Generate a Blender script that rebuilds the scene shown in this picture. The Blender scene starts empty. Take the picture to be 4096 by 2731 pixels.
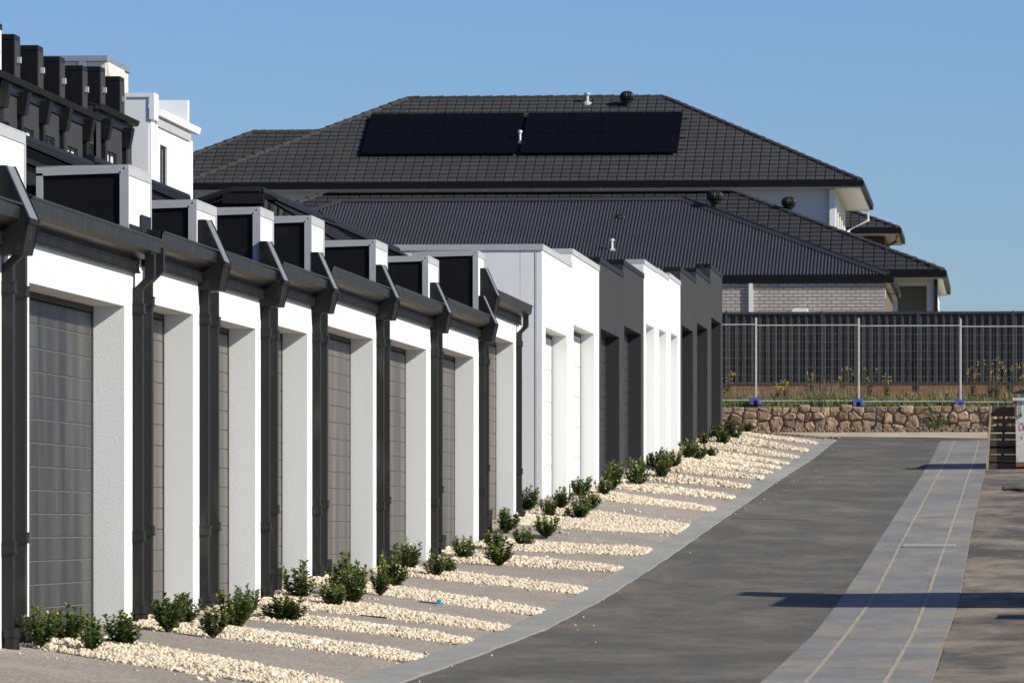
import bpy, bmesh, math, random
import numpy as np
from mathutils import Vector, Matrix
random.seed(7); rng = np.random.default_rng(7)
sc = bpy.context.scene
C = sc.collection
R = math.radians

# ------------------------------------------------------------------ camera
# world: +Y runs along the row of garages, +X points across the lane, z = 0 is eye height
TH = math.atan(0.0867)
FL, CX, HY = 22755.0, 2048.0, 2095.0          # 200 mm lens expressed in photo pixels, horizon row
cam_d = bpy.data.cameras.new('camera'); cam = bpy.data.objects.new('camera', cam_d); C.objects.link(cam)
cam.location = (0, 0, 0); cam.rotation_euler = (R(90), 0, TH)
cam_d.sensor_width = 36; cam_d.lens = 200; cam_d.shift_y = (HY - 1365.5) / 4096
cam_d.clip_start = 1; cam_d.clip_end = 8000
cam_d.dof.use_dof = True; cam_d.dof.focus_distance = 52; cam_d.dof.aperture_fstop = 18
sc.camera = cam
# ------------------------------------------------------------------ sky, sun, exposure
SUN = Vector((1.0, -0.33, 0.70)).normalized()   # towards the sun
w = bpy.data.worlds.new('World'); sc.world = w; w.use_nodes = True
wn = w.node_tree; bg = wn.nodes['Background']
sky = wn.nodes.new('ShaderNodeTexSky'); sky.sky_type = 'NISHITA'; sky.sun_disc = False
sky.sun_elevation = math.asin(SUN.z); sky.sun_rotation = math.atan2(SUN.x, SUN.y)
sky.air_density = 1.0; sky.dust_density = 0.25; sky.ozone_density = 3.0; sky.altitude = 100
tint = wn.nodes.new('ShaderNodeMix'); tint.data_type = 'RGBA'; tint.blend_type = 'MULTIPLY'; tint.inputs[0].default_value = 1
tint.inputs[7].default_value = (.68, .888, 1.265, 1)          # clear dry-day blue, the same over the whole sky
wn.links.new(sky.outputs[0], tint.inputs[6]); wn.links.new(tint.outputs[2], bg.inputs[0]); bg.inputs[1].default_value = 0.07
sl = bpy.data.lights.new('sun', 'SUN'); so = bpy.data.objects.new('sun', sl); C.objects.link(so)
sl.energy = 4.9; sl.angle = R(0.53); sl.color = (1.0, 0.945, 0.82)
so.rotation_euler = SUN.to_track_quat('Z', 'Y').to_euler(); so.location = (30, 20, 40)
sc.view_settings.view_transform = 'Standard'; sc.view_settings.look = 'None'
sc.view_settings.exposure = 0.32; sc.view_settings.gamma = 1; sc.view_settings.use_curve_mapping = False
sc.render.engine = 'CYCLES'
sc.cycles.max_bounces = 6; sc.cycles.diffuse_bounces = 3; sc.cycles.glossy_bounces = 3
sc.cycles.use_denoising = True

# ------------------------------------------------------------------ measuring helpers
RT = Vector((math.cos(TH), math.sin(TH), 0)); FW = Vector((-math.sin(TH), math.cos(TH), 0))
def ray(px, py): return RT * ((px - CX) / FL) + FW + Vector((0, 0, (HY - py) / FL))
def on_u(px, py, u): d = ray(px, py); return d * (u / d.x)
def on_v(px, py, v): d = ray(px, py); return d * (v / d.y)
def on_plane(px, py, p0, n): d = ray(px, py); return d * (p0.dot(n) / d.dot(n))
def lerp(x, xs, ys):
    if x <= xs[0]: return ys[0] + (ys[1]-ys[0])*(x-xs[0])/(xs[1]-xs[0])
    for i in range(len(xs)-1):
        if x <= xs[i+1]: return ys[i] + (ys[i+1]-ys[i])*(x-xs[i])/(xs[i+1]-xs[i])
    return ys[-1]
cT, sT = math.cos(TH), math.sin(TH)
U0 = -6.346 * cT                                # plane of the garage fronts
UK, UK2 = -4.25 * cT, -3.95 * cT                # edging strip, both sides
def vf(px): return on_u(px, HY, U0).y            # where along the row a column of the photo meets the fronts
def zf_at(px, py): return on_u(px, py, U0).z
KV = [20, 36.6, 41.85, 48.7, 55.8, 66, 76.6, 89.3, 98.4, 110.9, 118, 128.3, 133.8, 145, 160]
KZ = [-1.20, -1.023, -.971, -.886, -.718, -.39, -.017, .428, .752, 1.16, 1.40, 1.80, 2.00, 2.35, 2.5]
def zk(v): return lerp(v, KV, KZ)

# ------------------------------------------------------------------ units of the row (limits along v, opening, levels)
PB = [50, 563, 833, 1073, 1275, 1527, 1741, 1930, 2083]           # junction columns
BV = [30.9] + [vf(p) for p in PB]
LX = [None, 498, 772, 1022, 1229, 1492, 1705, 1895, 2055]
LYp = [None, 1224, 1257, 1315, 1334, 1355, 1398, 1428, 1371]
UNITS = []
UNITS.append(dict(v0=BV[0], v1=BV[1], o1=BV[1]-.75, zl=1.50, zf=-.80))
for i in range(1, 9):
    UNITS.append(dict(v0=BV[i], v1=BV[i+1], o1=vf(LX[i]), zl=zf_at(LX[i], LYp[i])))
for u_, z_ in zip(UNITS[1:], [-.735, -.695, -.665, -.52, -.465, -.405, -.26, .035]): u_['zf'] = z_
BLK = []   # parapet blocks: start column, end column, opening columns, top z, dark?
for (a, b, oa, ob, topy, dark, zfl) in [
    (2168, 2287, 2182, 2268, 976, 0, .38), (2287, 2396, 2294, 2378, 994, 0, .55), (2396, 2492, 2403, 2477, 1027, 1, .74),
    (2492, 2575, 2497, 2564, 1038, 1, .93), (2575, 2628, 2584, 2617, 1037, 0, 1.12), (2628, 2675, 2636, 2665, None, 0, 1.26),
    (2675, 2721, 2683, 2711, None, 0, 1.40), (2721, 2783, 2728, 2772, 1067, 1, 1.56), (2783, 2840, 2788, 2830, 1072, 1, 1.78),
    (2840, 2889, 2845, 2883, 1055, 1, 2.05)]:
    d = dict(v0=vf(a), v1=vf(b), o0=vf(oa), o1=vf(ob), dark=dark, zf=zfl)
    d['top'] = zf_at(a, topy) if topy else None
    BLK.append(d)
BLK[5]['top'] = BLK[4]['top'] + .02; BLK[6]['top'] = BLK[4]['top'] + .09
LZ = [1308, 1298, 1314, 1303, 1294, 1314, 1330, 1300, 1291, 1268]
LP = [2184, 2295, 2404, 2498, 2586, 2637, 2684, 2729, 2789, 2846]
for d, px, py in zip(BLK, LP, LZ): d['zl'] = zf_at(px, py)
FV, FZ = [20], [-.95]
for u_ in UNITS + BLK:
    m = .7 if u_['v1'] - u_['v0'] > 4 else .5
    FV += [u_['v0'] + m, u_['v1'] - m]; FZ += [u_['zf'], u_['zf']]
FV += [146]; FZ += [2.40]
def zfac(v): return lerp(v, FV, FZ)
def G(u, v):
    if u >= UK:
        x = u - UK
        z = zk(v) - .012 - .022 * min(x, 2.6)
        if x > 2.6: z += .012 * min(x - 2.6, 3)
        return z
    t = min(1, (UK - u) / (UK - U0))
    a, b = zk(v), zfac(v)
    return a + (b - a) * t
def ground(px, py, lift=0.0):
    d = ray(px, py); t = 20.0; prev = None
    while t < 170:
        g = G(d.x*t, d.y*t) + lift
        if d.z*t < g:
            lo, hi = t - .5, t
            for _ in range(25):
                mid = (lo+hi)/2
                if d.z*mid < G(d.x*mid, d.y*mid) + lift: hi = mid
                else: lo = mid
            return d*lo
        t += .5
    return d*140

# ------------------------------------------------------------------ materials
MATS = {}
def mat(name, col, rough=.7, var=.12, scale=3.0, bump=0.0, bscale=60.0, metal=0.0, dirt=None, dirt_amt=.0, dirt_scale=1.2, stretch=(1,1,1), island=0.0, spec=.5, coat=0.0, fine=0.0, col2=None, world=False, ddet=6, nr=.6, grain=0.0):
    if name in MATS: return MATS[name]
    m = bpy.data.materials.new(name); m.use_nodes = True; n = m.node_tree.nodes; L = m.node_tree.links
    b = n['Principled BSDF']; b.inputs['Roughness'].default_value = rough; b.inputs['Metallic'].default_value = metal
    b.inputs['Specular IOR Level'].default_value = spec
    if coat: b.inputs['Coat Weight'].default_value = coat; b.inputs['Coat Roughness'].default_value = .1
    tc = n.new('ShaderNodeTexCoord'); mp = n.new('ShaderNodeMapping'); mp.inputs['Scale'].default_value = stretch
    gpos = n.new('ShaderNodeNewGeometry') if world else None
    L.new(gpos.outputs['Position'] if world else tc.outputs['Object'], mp.inputs[0])
    def noise(sc_, det=5, src=None):
        t = n.new('ShaderNodeTexNoise'); t.inputs['Scale'].default_value = sc_; t.inputs['Detail'].default_value = det
        t.inputs['Roughness'].default_value = nr
        L.new((src or mp).outputs[0] if src is None else src, t.inputs['Vector']); return t
    def ramp(src, a, b_):
        r = n.new('ShaderNodeMapRange'); r.inputs[1].default_value = a; r.inputs[2].default_value = b_
        r.clamp = True; L.new(src, r.inputs[0]); return r.outputs[0]
    def mix(fac, A, B, mode='MIX'):
        x = n.new('ShaderNodeMix'); x.data_type = 'RGBA'; x.blend_type = mode
        if isinstance(fac, float): x.inputs[0].default_value = fac
        else: L.new(fac, x.inputs[0])
        for v_, i in ((A, 6), (B, 7)):
            if isinstance(v_, tuple): x.inputs[i].default_value = (*v_, 1)
            else: L.new(v_, x.inputs[i])
        return x.outputs[2]
    lo = tuple(c*(1-var) for c in col); hi = tuple(min(1, c*(1+var)) for c in (col2 or col))
    c = mix(ramp(noise(scale).outputs[0], .3, .7), lo, hi)
    if fine:
        f = noise(bscale*1.3, 3)
        c = mix(ramp(f.outputs[0], .35, .65), c, mix(1.0, c, (1+fine,)*3 if fine < 0 else (1-fine,)*3, 'MULTIPLY'))
    if grain:
        mg = n.new('ShaderNodeMapping'); mg.inputs['Scale'].default_value = (26, 3.4, 26); L.new(tc.outputs['Object'], mg.inputs[0])
        f = noise(1.0, 4, mg.outputs[0])
        g1 = mix(ramp(f.outputs[0], .3, .7), (1-grain,)*3, (1+grain,)*3); c = mix(1.0, c, g1, 'MULTIPLY')
    if island:
        g = n.new('ShaderNodeNewGeometry')
        h = n.new('ShaderNodeValToRGB'); L.new(g.outputs['Random Per Island'], h.inputs[0])
        h.color_ramp.interpolation = 'LINEAR'
        e = h.color_ramp.elements; e[0].color = (1-island, 1-island, 1-island*1.05, 1); e[1].color = (1, 1, 1, 1)
        c = mix(1.0, c, h.outputs[0], 'MULTIPLY')
    if dirt:
        d1 = noise(dirt_scale, ddet)
        c = mix(ramp(d1.outputs[0], .62 - dirt_amt*.35, .80 - dirt_amt*.25), c, dirt)
    L.new(c, b.inputs['Base Color'])
    if bump:
        nb = noise(bscale, 4, tc.outputs['Object']); bp = n.new('ShaderNodeBump'); bp.inputs['Strength'].default_value = bump
        bp.inputs['Distance'].default_value = .01; L.new(nb.outputs[0], bp.inputs['Height']); L.new(bp.outputs[0], b.inputs['Normal'])
    MATS[name] = m; m['nodes_c'] = 1
    return m
def obj_random(m, amt, hue=None):
    """different tone for every object that wears the material"""
    n = m.node_tree.nodes; L = m.node_tree.links; b = n['Principled BSDF']
    src = b.inputs['Base Color'].links[0].from_socket
    oi = n.new('ShaderNodeObjectInfo'); r = n.new('ShaderNodeValToRGB'); L.new(oi.outputs['Random'], r.inputs[0])
    e = r.color_ramp.elements; e[0].color = (1-amt, 1-amt, 1-amt, 1); e[1].color = (1+amt, 1+amt, 1+amt, 1)
    if hue: e[0].color = (*hue, 1)
    x = n.new('ShaderNodeMix'); x.data_type = 'RGBA'; x.blend_type = 'MULTIPLY'; x.inputs[0].default_value = 1
    L.new(src, x.inputs[6]); L.new(r.outputs[0], x.inputs[7]); L.new(x.outputs[2], b.inputs['Base Color'])
    return m

M_white = mat('white_render', (.79, .79, .775), .85, .035, .9, bump=.22, bscale=105, dirt=(.69, .67, .62), dirt_amt=.10, dirt_scale=.7, stretch=(1, 1, .4))
M_white2 = mat('white_render_smooth', (.80, .80, .79), .85, .03, .8, bump=.15, bscale=60)
M_dark = mat('charcoal_render', (.0265, .026, .0285), .9, .07, 1.0, bump=.4, bscale=60)
M_metal = mat('charcoal_metal', (.008, .008, .0083), .5, .25, 6, dirt=(.045, .040, .032), dirt_amt=.12, dirt_scale=7, spec=.25)
M_gutter = mat('dusty_gutter_metal', (.011, .0105, .010), .36, .3, 9, dirt=(.050, .043, .034), dirt_amt=.36, dirt_scale=14, stretch=(1, 3, .4), spec=.2)
M_fascia = mat('dark_fascia', (.008, .0078, .0075), .6, .3, 9, dirt=(.03, .026, .021), dirt_amt=.4, dirt_scale=10, stretch=(1, 2, .5), spec=.12)
M_flash = mat('grey_flashing', (.17, .175, .18), .5, .08, 3, spec=.25)
M_wire = mat('dull_wire', (.30, .285, .25), .6, .1, 5)
M_black = mat('black_cladding', (.006, .006, .007), .6, .2, 4, dirt=(.018, .017, .016), dirt_amt=.05, dirt_scale=5, spec=.2)
M_trim = mat('light_grey_flashing', (.43, .432, .435), .5, .06, 3, dirt=(.36, .34, .30), dirt_amt=.08, dirt_scale=6)
M_pipe = mat('downpipe_metal', (.011, .0107, .0105), .45, .15, 5, dirt=(.05, .044, .036), dirt_amt=.15, dirt_scale=4, stretch=(1, 1, .35), spec=.3)
M_door = mat('dusty_door', (.034, .033, .033), .45, .25, 2.2, dirt=(.098, .090, .080), dirt_amt=.50, dirt_scale=1.7, stretch=(1, 1.5, .2), spec=.4, world=True, ddet=4)
M_door2 = mat('greige_door', (.078, .073, .067), .55, .18, 2.2, dirt=(.15, .132, .11), dirt_amt=.6, dirt_scale=1.8, stretch=(1, 1.6, .2), world=True, ddet=4)
M_dust = mat('settled_dust', (.095, .09, .083), .95, .25, 9)
M_doorw = mat('offwhite_door', (.62, .62, .60), .6, .03, 2)
M_doork = mat('charcoal_door', (.026, .026, .027), .5, .1, 2)
M_seal = mat('black_seal', (.01, .01, .01), .6, .1, 5)
M_corr = mat('dark_corrugated_steel', (.014, .0142, .016), .6, .10, .8, spec=.15)
M_corr2 = mat('grey_corrugated_steel', (.036, .036, .042), .55, .10, .6, fine=.1, spec=.3)
M_tile = obj_random(mat('dark_roof_tile', (.030, .0288, .0292), .9, .22, 1.2, bump=.3, bscale=40), .20)
M_tile2 = obj_random(mat('blue_grey_roof_tile', (.019, .019, .022), .85, .18, 2.0, bump=.3, bscale=40), .18)
M_cap = obj_random(mat('dark_cap_tile', (.027, .0255, .0255), .85, .2, 4), .2)
M_eave = mat('black_gutter', (.006, .006, .0065), .5, .1, 3, spec=.2)
M_under = mat('roof_underlay', (.012, .012, .012), .9, .1, 2)
M_solar = mat('solar_glass', (.0035, .0035, .0048), .45, .2, 2, spec=.03)
M_solarf = mat('solar_frame', (.004, .004, .0045), .5, .1, 4, spec=.05)
M_wallw = mat('pale_house_render', (.62, .61, .58), .85, .05, .7)
M_soffit = mat('white_soffit', (.72, .71, .68), .7, .03, 1)
M_brick = obj_random(mat('pale_brick', (.47, .415, .37), .9, .07, 9, bump=.4, bscale=80), .07)
M_mortar = mat('mortar', (.13, .10, .07), .95, .1, 8)
M_brownb = mat('brown_brick', (.07, .04, .025), .9, .2, 8)
M_pvc = mat('white_pvc', (.78, .78, .76), .4, .04, 4)
M_galv = mat('galvanised_steel', (.58, .56, .51), .5, .1, 5, metal=.1)
M_fence = mat('charcoal_fence_steel', (.043, .043, .042), .55, .08, 1.2, dirt=(.05, .047, .042), dirt_amt=.2, dirt_scale=2)
M_wood = mat('timber_plinth', (.26, .125, .055), .85, .25, 2.5, stretch=(.6, 1, 8))
M_stone = obj_random(mat('field_stone', (.32, .222, .145), .95, .26, 6, bump=1.0, bscale=22, dirt=(.20, .16, .125), dirt_amt=.35, dirt_scale=7), .28, hue=(.72, .70, .70))
M_earth = mat('wall_earth', (.21, .155, .102), .95, .3, 4, bump=1.0, bscale=25)
M_dirt = mat('sandy_dirt', (.36, .28, .18), .95, .15, 1.2, bump=.6, bscale=20, col2=(.42, .34, .24))
M_asph = mat('asphalt', (.099, .090, .073), .92, .20, 1.3, bump=.8, bscale=60, dirt=(.155, .132, .103), dirt_amt=.46, dirt_scale=1.0, fine=.45, stretch=(1, .36, 1), ddet=9, grain=0.20, nr=.74)
M_asph2 = mat('dusty_asphalt', (.080, .070, .057), .92, .28, 1.2, bump=.8, bscale=60, dirt=(.28, .222, .158), dirt_amt=.55, dirt_scale=.95, stretch=(1, .36, 1), fine=.4, ddet=9, grain=0.24, nr=.74)
M_kerb = mat('grey_concrete', (.248, .245, .222), .85, .16, 1.5, bump=.3, bscale=60, dirt=(.32, .285, .23), dirt_amt=.25, dirt_scale=1.3, fine=.15, stretch=(1, .4, 1), ddet=8, grain=0.10, nr=.74)
M_drain = mat('drain_concrete', (.188, .186, .176), .85, .24, 1.2, bump=.3, bscale=60, dirt=(.28, .238, .18), dirt_amt=.46, dirt_scale=1.1, stretch=(1, .36, 1), fine=.2, ddet=9, grain=0.13, nr=.74)
M_sand = mat('sand_in_joint', (.31, .262, .19), .95, .25, 6)
M_aggr = mat('exposed_aggregate', (.375, .322, .268), .9, .12, .9, bump=.8, bscale=40, fine=.65, dirt=(.33, .285, .235), dirt_amt=.3, dirt_scale=1.4, stretch=(1, .5, 1), grain=0.16, nr=.74)
M_gravel = mat('cream_gravel', (.56, .47, .345), .88, .14, 8, island=.5, col2=(.70, .625, .51))
rampn = [q for q in M_gravel.node_tree.nodes if q.type == 'VALTORGB'][0].color_ramp
for pos, colr in ((.12, (.72, .69, .67)), (.3, (1.0, .91, .76)), (.55, (.90, .87, .82)), (.8, (1.08, 1.05, .99))):
    q = rampn.elements.new(pos); q.color = (*colr, 1)
M_gbase = mat('gravel_bed_base', (.42, .34, .24), .95, .2, 14, bump=1, bscale=50)
M_leaf = mat('glossy_leaf', (.070, .128, .017), .36, .35, 14, island=.55, spec=.55)
M_leafn = mat('new_leaf', (.20, .25, .028), .4, .3, 14, island=.45, spec=.5)
M_stem = mat('shrub_stem', (.09, .065, .035), .9, .2, 20)
M_grass = mat('grass_blade', (.085, .15, .022), .7, .35, 2, island=.5, col2=(.16, .22, .035))
M_straw = mat('straw_stalk', (.27, .19, .085), .85, .3, 2, island=.5)
M_yel = mat('yellow_petal', (.75, .55, .03), .6, .1, 10)
M_blue = mat('blue_plastic', (.055, .09, .40), .55, .1, 6, dirt=(.22, .2, .22), dirt_amt=.25, dirt_scale=9)
M_pal = mat('weathered_pallet_wood', (.070, .047, .032), .9, .25, 6, stretch=(1, 1, 6))
M_pal2 = mat('pale_pallet_wood', (.40, .30, .21), .9, .2, 6)
M_bin = mat('rusty_white_paint', (.58, .57, .54), .6, .08, 3, dirt=(.26, .13, .055), dirt_amt=.18, dirt_scale=4.5)
M_rust = mat('rust', (.20, .085, .03), .85, .3, 8)
M_red = mat('red_paint', (.55, .06, .05), .6, .1, 5)
M_glass = mat('window_glass', (.02, .028, .036), .05, .1, 1, spec=.9)
M_curt = mat('pale_curtain', (.55, .56, .55), .9, .1, 8, stretch=(6, 6, .3))
M_frame = mat('black_window_frame', (.02, .02, .022), .5, .1, 4)
M_scrap = mat('black_scrap_and_shadow', (.015, .015, .016), .5, .2, 8)  # also colours the strips that stand in for slit shadows
M_bluep = mat('blue_scrap_plastic', (.02, .28, .52), .5, .1, 9)
M_ground = mat('dry_ground', (.20, .16, .10), .95, .25, .25, dirt=(.10, .12, .035), dirt_amt=.4, dirt_scale=.5)
M_shed = mat('cream_shed_steel', (.55, .52, .45), .6, .06, 2)
M_cream = mat('cream_cladding', (.66, .61, .50), .8, .04, 1)
M_bluemetal = mat('bright_metal_flashing', (.35, .38, .42), .35, .08, 2, metal=.5)

# ------------------------------------------------------------------ mesh builder
class MB:
    def __init__(s): s.v = []; s.f = []; s.mi = []
    def face(s, pts, mi=0):
        i = len(s.v); s.v += [tuple(p) for p in pts]; s.f.append(tuple(range(i, i+len(pts)))); s.mi.append(mi)
    def box(s, x0, x1, y0, y1, z0, z1, mi=0):
        i = len(s.v)
        s.v += [(x0,y0,z0),(x1,y0,z0),(x1,y1,z0),(x0,y1,z0),(x0,y0,z1),(x1,y0,z1),(x1,y1,z1),(x0,y1,z1)]
        for q in ((0,3,2,1),(4,5,6,7),(0,1,5,4),(1,2,6,5),(2,3,7,6),(3,0,4,7)):
            s.f.append(tuple(i+k for k in q)); s.mi.append(mi)
        return s
    def prism(s, poly, axis, a, b, mi=0):
        """poly in the two other axes (in x,y,z order), pushed from a to b along axis"""
        def P(p, t): return (t, p[0], p[1]) if axis == 'x' else (p[0], t, p[1]) if axis == 'y' else (p[0], p[1], t)
        i = len(s.v); n = len(poly)
        s.v += [P(p, a) for p in poly] + [P(p, b) for p in poly]
        s.f.append(tuple(range(i+n-1, i-1, -1))); s.f.append(tuple(range(i+n, i+2*n))); s.mi += [mi, mi]
        for k in range(n):
            j = (k+1) % n; s.f.append((i+k, i+j, i+n+j, i+n+k)); s.mi.append(mi)
        return s
    def tube(s, pts, r, n=6, mi=0, rect=None):
        pts = [Vector(p) for p in pts]; i = len(s.v); rings = []
        for k, p in enumerate(pts):
            d = (pts[min(k+1, len(pts)-1)] - pts[max(k-1, 0)]).normalized()
            if rect:
                h = [Vector((rect[0], rect[1], 0)), Vector((-rect[0], rect[1], 0)), Vector((-rect[0], -rect[1], 0)), Vector((rect[0], -rect[1], 0))]
                if abs(d.z) < .3: h = [Vector((0, rect[1], rect[0])), Vector((0, rect[1], -rect[0])), Vector((0, -rect[1], -rect[0])), Vector((0, -rect[1], rect[0]))]
                ring = [p + q for q in h]
            else:
                a = d.orthogonal().normalized() if abs(d.z) < .99 else Vector((1, 0, 0)); b = d.cross(a)
                rr = r[k] if isinstance(r, (list, tuple)) else r
                ring = [p + (a*math.cos(2*math.pi*q/n) + b*math.sin(2*math.pi*q/n))*rr for q in range(n)]
            rings.append(ring)
        m = len(rings[0])
        for ring in rings: s.v += [tuple(p) for p in ring]
        for k in range(len(rings)-1):
            for q in range(m):
                s.f.append((i+k*m+q, i+k*m+(q+1) % m, i+(k+1)*m+(q+1) % m, i+(k+1)*m+q)); s.mi.append(mi)
        s.f.append(tuple(i+q for q in range(m))); s.f.append(tuple(i+(len(rings)-1)*m+q for q in range(m))); s.mi += [mi, mi]
        return s
    def lathe(s, c, prof, n=16, mi=0):
        i = len(s.v); k = len(prof)
        for (r, z) in prof:
            for q in range(n):
                a = 2*math.pi*q/n; s.v.append((c[0]+r*math.cos(a), c[1]+r*math.sin(a), c[2]+z))
        for j in range(k-1):
            for q in range(n):
                s.f.append((i+j*n+q, i+j*n+(q+1) % n, i+(j+1)*n+(q+1) % n, i+(j+1)*n+q)); s.mi.append(mi)
        s.f.append(tuple(i+q for q in range(n))); s.f.append(tuple(i+(k-1)*n+q for q in range(n))); s.mi += [mi, mi]
        return s
    def mesh(s, name, mats, recalc=True):
        me = bpy.data.meshes.new(name); me.from_pydata(s.v, [], s.f)
        if not isinstance(mats, (list, tuple)): mats = [mats]
        for m in mats: me.materials.append(m)
        if len(mats) > 1: me.polygons.foreach_set('material_index', s.mi)
        if recalc:
            bm = bmesh.new(); bm.from_mesh(me); bmesh.ops.recalc_face_normals(bm, faces=bm.faces); bm.to_mesh(me); bm.free()
        return me
    def build(s, name, mats, parent=None, smooth=False, bevel=0):
        me = s.mesh(name, mats)
        if smooth:
            me.polygons.foreach_set('use_smooth', [True]*len(me.polygons)); me.set_sharp_from_angle(angle=R(40))
        o = link(name, me, parent)
        if bevel:
            b = o.modifiers.new('bevel', 'BEVEL'); b.width = bevel; b.segments = 2; b.limit_method = 'ANGLE'
        return o
def link(name, data, parent=None, M=None):
    o = bpy.data.objects.new(name, data); C.objects.link(o)
    if parent is not None:
        o.parent = parent
        p = parent; loc = Vector((0, 0, 0))
        while p is not None: loc += p.location; p = p.parent
        T = Matrix.Translation(-loc)
        o.matrix_basis = T @ M if M is not None else T
        if M is None: pass
    elif M is not None: o.matrix_basis = M
    return o
def tag(o, label=None, cat=None, group=None, kind=None):
    if label: o['label'] = label
    if cat: o['category'] = cat
    if group: o['group'] = group
    if kind: o['kind'] = kind
    return o
def thing(name, label, cat, loc, group=None):
    o = bpy.data.objects.new(name, None); C.objects.link(o); o.location = loc; o.empty_display_size = .2
    return tag(o, label, cat, group)
def structure(o, label=None): return tag(o, label, None, None, 'structure')
def copy_tree(o, parent=None, M=None):
    c = o.copy(); C.objects.link(c); c.parent = parent
    if M is not None: c.matrix_basis = M
    for ch in o.children: copy_tree(ch, c)
    return c

# ------------------------------------------------------------------ ground, lane, edging, drain
def sheet(name, m, us, vs, fz, lift=0, skirt=0):
    """grid whose columns may be functions of v"""
    b = MB(); n = len(us)
    for v in vs:
        for u in us:
            uu = u(v) if callable(u) else u
            b.v.append((uu, v, fz(uu, v) + lift))
    for j in range(len(vs)-1):
        for i in range(n-1):
            b.f.append((j*n+i, j*n+i+1, (j+1)*n+i+1, (j+1)*n+i)); b.mi.append(0)
    return b.mesh(name, m)
def frange(a, b, s):
    k = max(1, int(math.ceil((b-a)/s))); return [a + (b-a)*i/k for i in range(k+1)]
def gz_base(u, v):
    if v < 145.35: return (zk(v) if v > 20 else -1.2 - (20-v)*.01) - .45
    if v < 150: return 2.75
    if v < 400: return lerp(v, [150, 156, 200, 400], [3.2, 4.3, 5.2, 5.0])
    return 5.0
gv = [-60, -20, 0, 20, 40, 60, 80, 100, 120, 133, 145.3, 145.6, 149.9, 150.1, 156, 170, 200, 400, 1000, 6000]
structure(link('ground', sheet('ground', M_ground, [-3000, -300, -60, -20, 0, 20, 60, 300, 3000], gv, gz_base)), 'dry ground running out to the horizon')

wob = lambda v: .006*math.sin(v*2.1) + .004*math.sin(v*5.7+1)
structure(link('road', sheet('road', M_asph, [lambda v: UK2 + wob(v), -3.4, -2.6, -1.8], frange(22, 134.2, .6), G, -.004)), 'grey asphalt lane rising towards the stone wall')
# the drain: edges measured in the photo and laid on the ground
def trace(pts):
    q = sorted(((ground(px, py).y, ground(px, py).x) for px, py in pts)); vs = [a for a, b in q]; us = [b for a, b in q]
    s = (us[1]-us[0])/(vs[1]-vs[0])
    return lambda v: lerp(v, vs, us)
eL = trace([(3041, 2731), (3370, 2384), (3495, 2193), (3676, 1917), (3761, 1766)])
eA = trace([(3222, 2731), (3387, 2535), (3488, 2397), (3597, 2187), (3755, 1897), (3814, 1772)])
eB = trace([(3538, 2731), (3630, 2574), (3702, 2410), (3755, 2252), (3788, 2160), (3847, 1983), (3912, 1779)])
eR = trace([(3725, 2731), (3781, 2555), (3834, 2410), (3870, 2213), (3899, 2062), (3939, 1891), (3952, 1776)])
dv = frange(30, 134.3, .7)
structure(link('asphalt_between', sheet('asphalt_between', M_asph, [-1.8, lambda v: max(-1.75, eL(v)+.1)], dv, G, -.004)))
bpy.data.objects['asphalt_between'].name = 'road'
dr = structure(bpy.data.objects.new('concrete_drain', None), 'pale concrete drain strip running down the lane'); C.objects.link(dr)
def dz(u, v): return G(u, v)
drain_cuts = [30, 45.2, 52.5, 60.0, 66.75, 67.5, 76, 86, 97, 110, 122, 134.25]
for a, b in zip(drain_cuts[:-1], drain_cuts[1:]):
    vs = frange(a+.012, b-.012, .7)
    for (l, r) in ((eL, eA), (eA, eB), (eB, eR)):
        link('slab', sheet('slab', M_drain, [lambda v, l=l: l(v)+(.011 if l is not eL else -.002), lambda v, l=l, r=r: (l(v)+r(v))/2, lambda v, r=r: r(v)-(.011 if r is not eR else .004)], vs, dz, .004), dr)
def ju(e, s): return lambda v: e(v) + s*(.017 + .004*math.sin(v*3.3+s))
for e in (eA, eB): link('sand_joint', sheet('sand_joint', M_sand, [ju(e, -1), ju(e, 1)], dv, dz, .007), dr)
link('drain_bed', sheet('drain_bed', M_sand, [lambda v: eL(v)+.03, lambda v: eR(v)+.004], dv, dz, -.001), dr)
structure(link('right_lane', sheet('right_lane', M_asph2, [lambda v: eR(v)+.005 + wob(v*1.7), lambda v: eR(v)+.6, 1.2, 3, 6, 9], frange(22, 134.2, .7), lambda u, v: G(u, v), .0)), 'dusty asphalt to the right of the drain')
bpy.data.objects['right_lane'].name = 'road'
# end of the lane: cross strip of asphalt, sandy track, earth against the wall
structure(link('road_end', sheet('road_end', M_asph, [-26, -12, UK, UK2, -2, 1, 9], frange(134.2, 138.0, .8), lambda u, v: zk(v) - .015 - .02*max(0, min(2.6, u-UK)), -.002)))
bpy.data.objects['road_end'].name = 'road'
structure(link('dirt_track', sheet('dirt_track', M_dirt, [-30, -15, -8, -4, 0, 9], frange(137.9, 145.6, .9), lambda u, v: zk(v) - .015 - .02*max(0, min(2.6, u-UK))*max(0, 1-(v-137.9)/4) + .004)), 'sandy track along the foot of the stone wall')
b = MB(); yl = ground(3000, 2073).y; us_ = frange(UK2+.1, -1.75, .2)
for u0_, u1_ in zip(us_[:-1], us_[1:]):
    a_, c_ = yl+.03*math.sin(u0_*3), yl+.03*math.sin(u1_*3)
    b.face([(u0_, a_-.05, G(u0_, a_)+.004), (u1_, c_-.05, G(u1_, c_)+.004), (u1_, c_+.05, G(u1_, c_)+.004), (u0_, a_+.05, G(u0_, a_)+.004)])
structure(b.build('dust_line', mat('dust', (.15, .13, .105), .95, .3, 5), bpy.data.objects['road']))
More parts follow.
